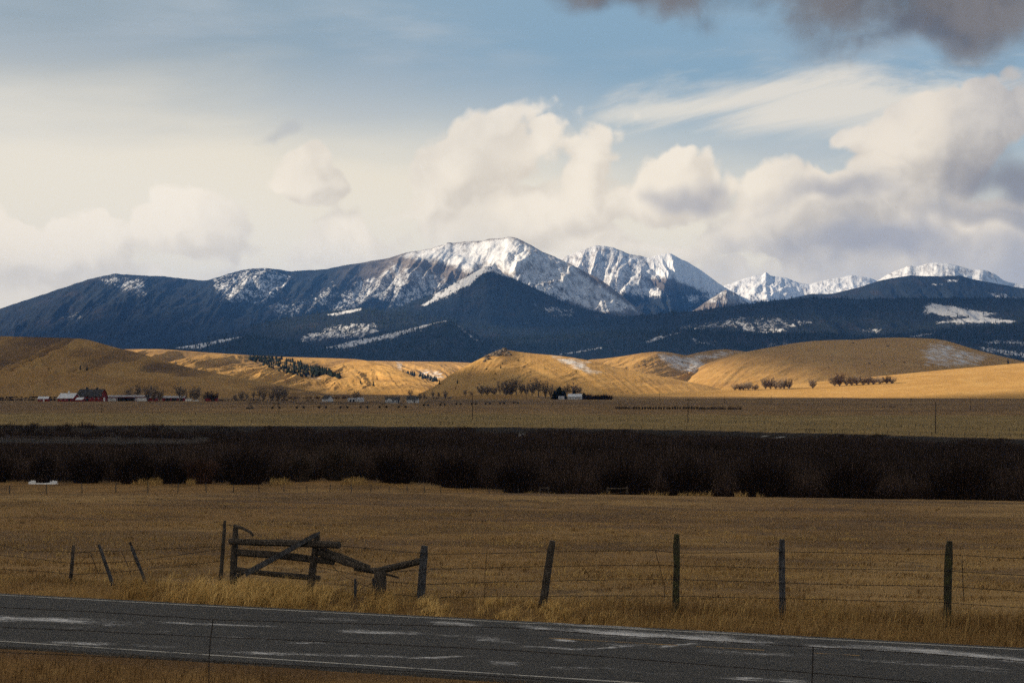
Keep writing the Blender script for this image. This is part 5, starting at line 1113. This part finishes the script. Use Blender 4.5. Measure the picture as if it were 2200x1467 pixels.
mb = MB(); mb.box((0, -6.25, 3.55), (L, .3, .7)); mb.obj('fascia', 'red_boards', t)
building('shed', 'dark red shed joined to the right end of the white machine shed', 318, 338, 1788, 3.2, [(0, 4.8)], 10, 'red_boards', 'grey_roof', 0, .3, cat='shed')
building('shed', 'low brown open shed behind the bare cottonwoods', 350, 398, 1800, 2.8, [(0, 4.4)], 9, 'red_boards', 'grey_roof', 0, .3, [], [(-.5, 5, 2.4, 'opening'), (.1, 5, 2.4, 'opening'), (.65, 4, 2.4, 'opening')], cat='shed')
building('shed', 'small red shed behind the reddish bush', 441, 467, 1790, 2.8, [(0, 5.0)], 8, 'red_boards', 'brown_roof', 0, .3, [], [(.5, 2, 2.2, 'opening')], cat='shed')
t, r_, L = building('house', 'white farmhouse with dark roof and front gable, left of the pair', 829, 858, 1640, 2.6, [(0, 4.8)], 8, 'white_boards', 'dark_roof', math.radians(8), .4, [(-.78, 1.5, 1.0, 1.2), (.1, 1.5, 1.2, 1.2), (.55, 1.5, 1.0, 1.2)], [(.8, 1.0, 2.1, 'opening')], cat='house')
mb = MB(); x0 = -L * .28; mb.add([(x0 - 2.2, -5.2, -.2), (x0 + 2.2, -5.2, -.2), (x0 + 2.2, -5.2, 2.6), (x0, -5.2, 4.4), (x0 - 2.2, -5.2, 2.6), (x0 - 2.2, -3.9, -.2), (x0 + 2.2, -3.9, -.2), (x0 + 2.2, -3.9, 2.6), (x0, -3.9, 4.4), (x0 - 2.2, -3.9, 2.6)], [(0, 1, 2, 3, 4), (1, 6, 7, 2), (0, 4, 9, 5)]); mb.obj('gable', 'white_boards', t)
mb = MB(); mb.add([(x0 - 2.6, -5.5, 2.3), (x0, -5.5, 4.65), (x0 + 2.6, -5.5, 2.3), (x0 - 2.6, -1.5, 2.3), (x0, -1.5, 4.65), (x0 + 2.6, -1.5, 2.3)], [(0, 1, 4, 3), (1, 2, 5, 4)]); mb.obj('gable_roof', 'dark_roof', t)
building('house', 'white house with dark roof, right of the pair', 875, 899, 1640, 2.8, [(0, 5.4)], 8, 'white_boards', 'dark_roof', math.radians(-6), .4, [(-.55, 1.6, .9, 1.3), (.1, 1.6, .9, 1.3), (.65, 1.6, .9, 1.3)], [(.38, 1.0, 2.1, 'opening')], cat='house')
building('house', 'small white gabled house with dark side roof near the bare trees', 695, 712, 1760, 2.6, [(0, 5.2)], 7, 'white_boards', 'dark_roof', math.radians(-35), .4, [(.0, 1.5, 1, 1.1)], cat='house')
building('shed', 'low white shed with two doors left of the white houses', 748, 766, 1740, 2.1, [(0, 3.0)], 6, 'white_boards', 'grey_roof', 0, .3, [], [(-.4, 1.6, 1.8, 'opening'), (.4, 1.6, 1.8, 'opening')], cat='shed'); building('shed', 'small white gabled shed beside the low white shed', 767, 780, 1735, 2.0, [(0, 3.6)], 5, 'white_boards', 'grey_roof', math.radians(30), .3, cat='shed')
building('house', 'white farmhouse with pale roof beside the dark spruce', 1221, 1250, 2080, 3.0, [(0, 5.6)], 9, 'white_boards', 'snowy_roof', math.radians(-8), .4, [(-.6, 1.6, 1.4, 1.2), (.2, 1.6, 1.4, 1.2)], [(.65, 2.6, 2.3, 'grey_roof')], cat='house'); building('shed', 'small white shed at the foot of the dark spruce', 1200, 1212, 2060, 2.0, [(0, 3.4)], 5, 'white_boards', 'grey_roof', 0, .3, cat='shed')
for px, ty, w, lab in ((1202, 829, 1.6, 'largest black spruce left of the farmhouse'), (1191, 838, 1.3, 'shorter black spruce at the left of the largest'), (1211, 836, 1.3, 'shorter black spruce at the right of the largest'), (1233, 836, .9, 'slim dark spruce behind the farmhouse'), (1254, 842, 1.4, 'dark spruce at the right of the farmhouse'), (1249, 846, 1.2, 'small dark spruce close to the farmhouse wall')):
    b = ground_pt(px, 2110); plant_conifer(b, CZ + (HY - ty) / F * 2110 - b.z, lab, None, SPR, w * 1.75)
# berm in front of the grove
landform('earth_bank', [(955, 860), (985, 851), (1000, 849), (1080, 847.5), (1130, 848), (1155, 853), (1180, 860)], 2150, 30, -4, 'hill_grass', 160, 14, 1, .04, .02, 0, .02, 0, 131, ksm=2, back=.1, extra=lambda at, PX, PY, X, Y, Z, sp: at.__setitem__('brown', .55 + 0 * PX))

# parked vehicles by the sheds
plain_mat('white_paintwork', (0.62, 0.64, 0.66), 0.35, 0.05, 1, 0.5)
def pickup(px, Y, label, rz):
    t = thing('pickup_truck', label, 'truck', ground_pt(px, Y, .02), rz=rz); mb = MB()
    mb.add([(-2.7, -.95, .55), (2.7, -.95, .55), (2.7, -.95, 1.15), (-2.7, -.95, 1.15), (-2.7, .95, .55), (2.7, .95, .55), (2.7, .95, 1.15), (-2.7, .95, 1.15)], [(0, 1, 2, 3), (5, 4, 7, 6), (4, 0, 3, 7), (1, 5, 6, 2), (3, 2, 6, 7), (4, 5, 1, 0)]); mb.obj('body', 'white_paintwork', t)
    mb = MB(); mb.add([(-.4, -.9, 1.152), (1.6, -.9, 1.152), (1.1, -.75, 1.9), (-.2, -.75, 1.9), (-.4, .9, 1.152), (1.6, .9, 1.152), (1.1, .75, 1.9), (-.2, .75, 1.9)], [(0, 1, 2, 3), (5, 4, 7, 6), (4, 0, 3, 7), (1, 5, 6, 2), (3, 2, 6, 7)]); mb.obj('cab', 'white_paintwork', t)
    mb = MB(); mb.box((.45, -.86, 1.5), (1.2, .06, .4)); mb.obj('window', 'window_glass', t)
    for x in (-1.7, 1.8):
        for y in (-.85, .85): o = link_obj('wheel', WHEEL, parent=t, loc=(x, y, .4)); o.scale = (.53, .6, .53)
pickup(421, 1712, 'white pickup truck parked among the bare cottonwoods', math.radians(10)); 
t = thing('stock_trailer', 'white stock trailer parked left of the pickup truck', 'trailer', ground_pt(405, 1716, .02)); mb = MB(); mb.box((0, 0, 1.6), (5.4, 2.1, 2.0)); mb.obj('body', 'white_paintwork', t)
mb = MB(); mb.box((0, -1.07, 2.1), (4.8, .05, .35)); mb.obj('vent_opening', 'opening', t); mb = MB(); mb.tube([(2.7, 0, .7), (4.0, 0, .6)], .08, 4); mb.obj('drawbar', 'steel_post', t)
for x in (-.6, .5): o = link_obj('wheel', WHEEL, parent=t, loc=(x, -.95, .4)); o.scale = (.53, .6, .53)

# ------------------------------------------------------------------ cattle
plain_mat('black_hide', (0.015, 0.013, 0.012), 0.8, 0.3, 2)
def cow(graze):
    mb = MB(); mb.tube([(-1.05, 0, 1.0), (-.85, 0, 1.02), (-.3, 0, .95), (.4, 0, .98), (.8, 0, 1.05), (1.0, 0, 1.08)], [.18, .36, .42, .40, .34, .2], 8)
    hp = [(.9, 0, 1.1), (1.25, 0, .8), (1.45, 0, .4), (1.6, 0, .18)] if graze else [(.9, 0, 1.15), (1.2, 0, 1.3), (1.45, 0, 1.35), (1.75, 0, 1.2)]
    mb.tube(hp, [.26, .2, .17, .09], 6)
    for x in (-.75, .65):
        for y in (-.22, .22): mb.tube([(x, y, .8), (x - .03, y, .42), (x, y, 0)], [.15, .08, .07], 5)
    mb.tube([(-1.0, 0, 1.15), (-1.15, 0, .8), (-1.15, 0, .45)], [.05, .03, .05], 4)
    return mb.mesh('cow', smooth_shade=True)
COW = [cow(0), cow(1)]
for c in COW: c.materials.append(MATS['black_hide'])
for i in range(34):
    px = R.uniform(0, 62) if i < 14 else (R.uniform(55, 88) if i < 26 else R.uniform(88, 128)); o = link_obj('cow', R.choice(COW), loc=ground_pt(px, R.uniform(2150, 2330), 0), rz=R.choice([0, math.pi]) + R.uniform(-.5, .5), label='black cow in the herd on the pasture behind the barns', cat='cow', group='black cattle behind the barns'); o.scale = (1.15, 1.15, 1.15)
for px in (911, 916, 931, 938, 941, 963, 967, 970): link_obj('cow', R.choice(COW), loc=ground_pt(px, R.uniform(2130, 2200), 0), rz=R.uniform(0, 6), label='black cow grazing right of the white houses', cat='cow', group='black cattle right of the houses')
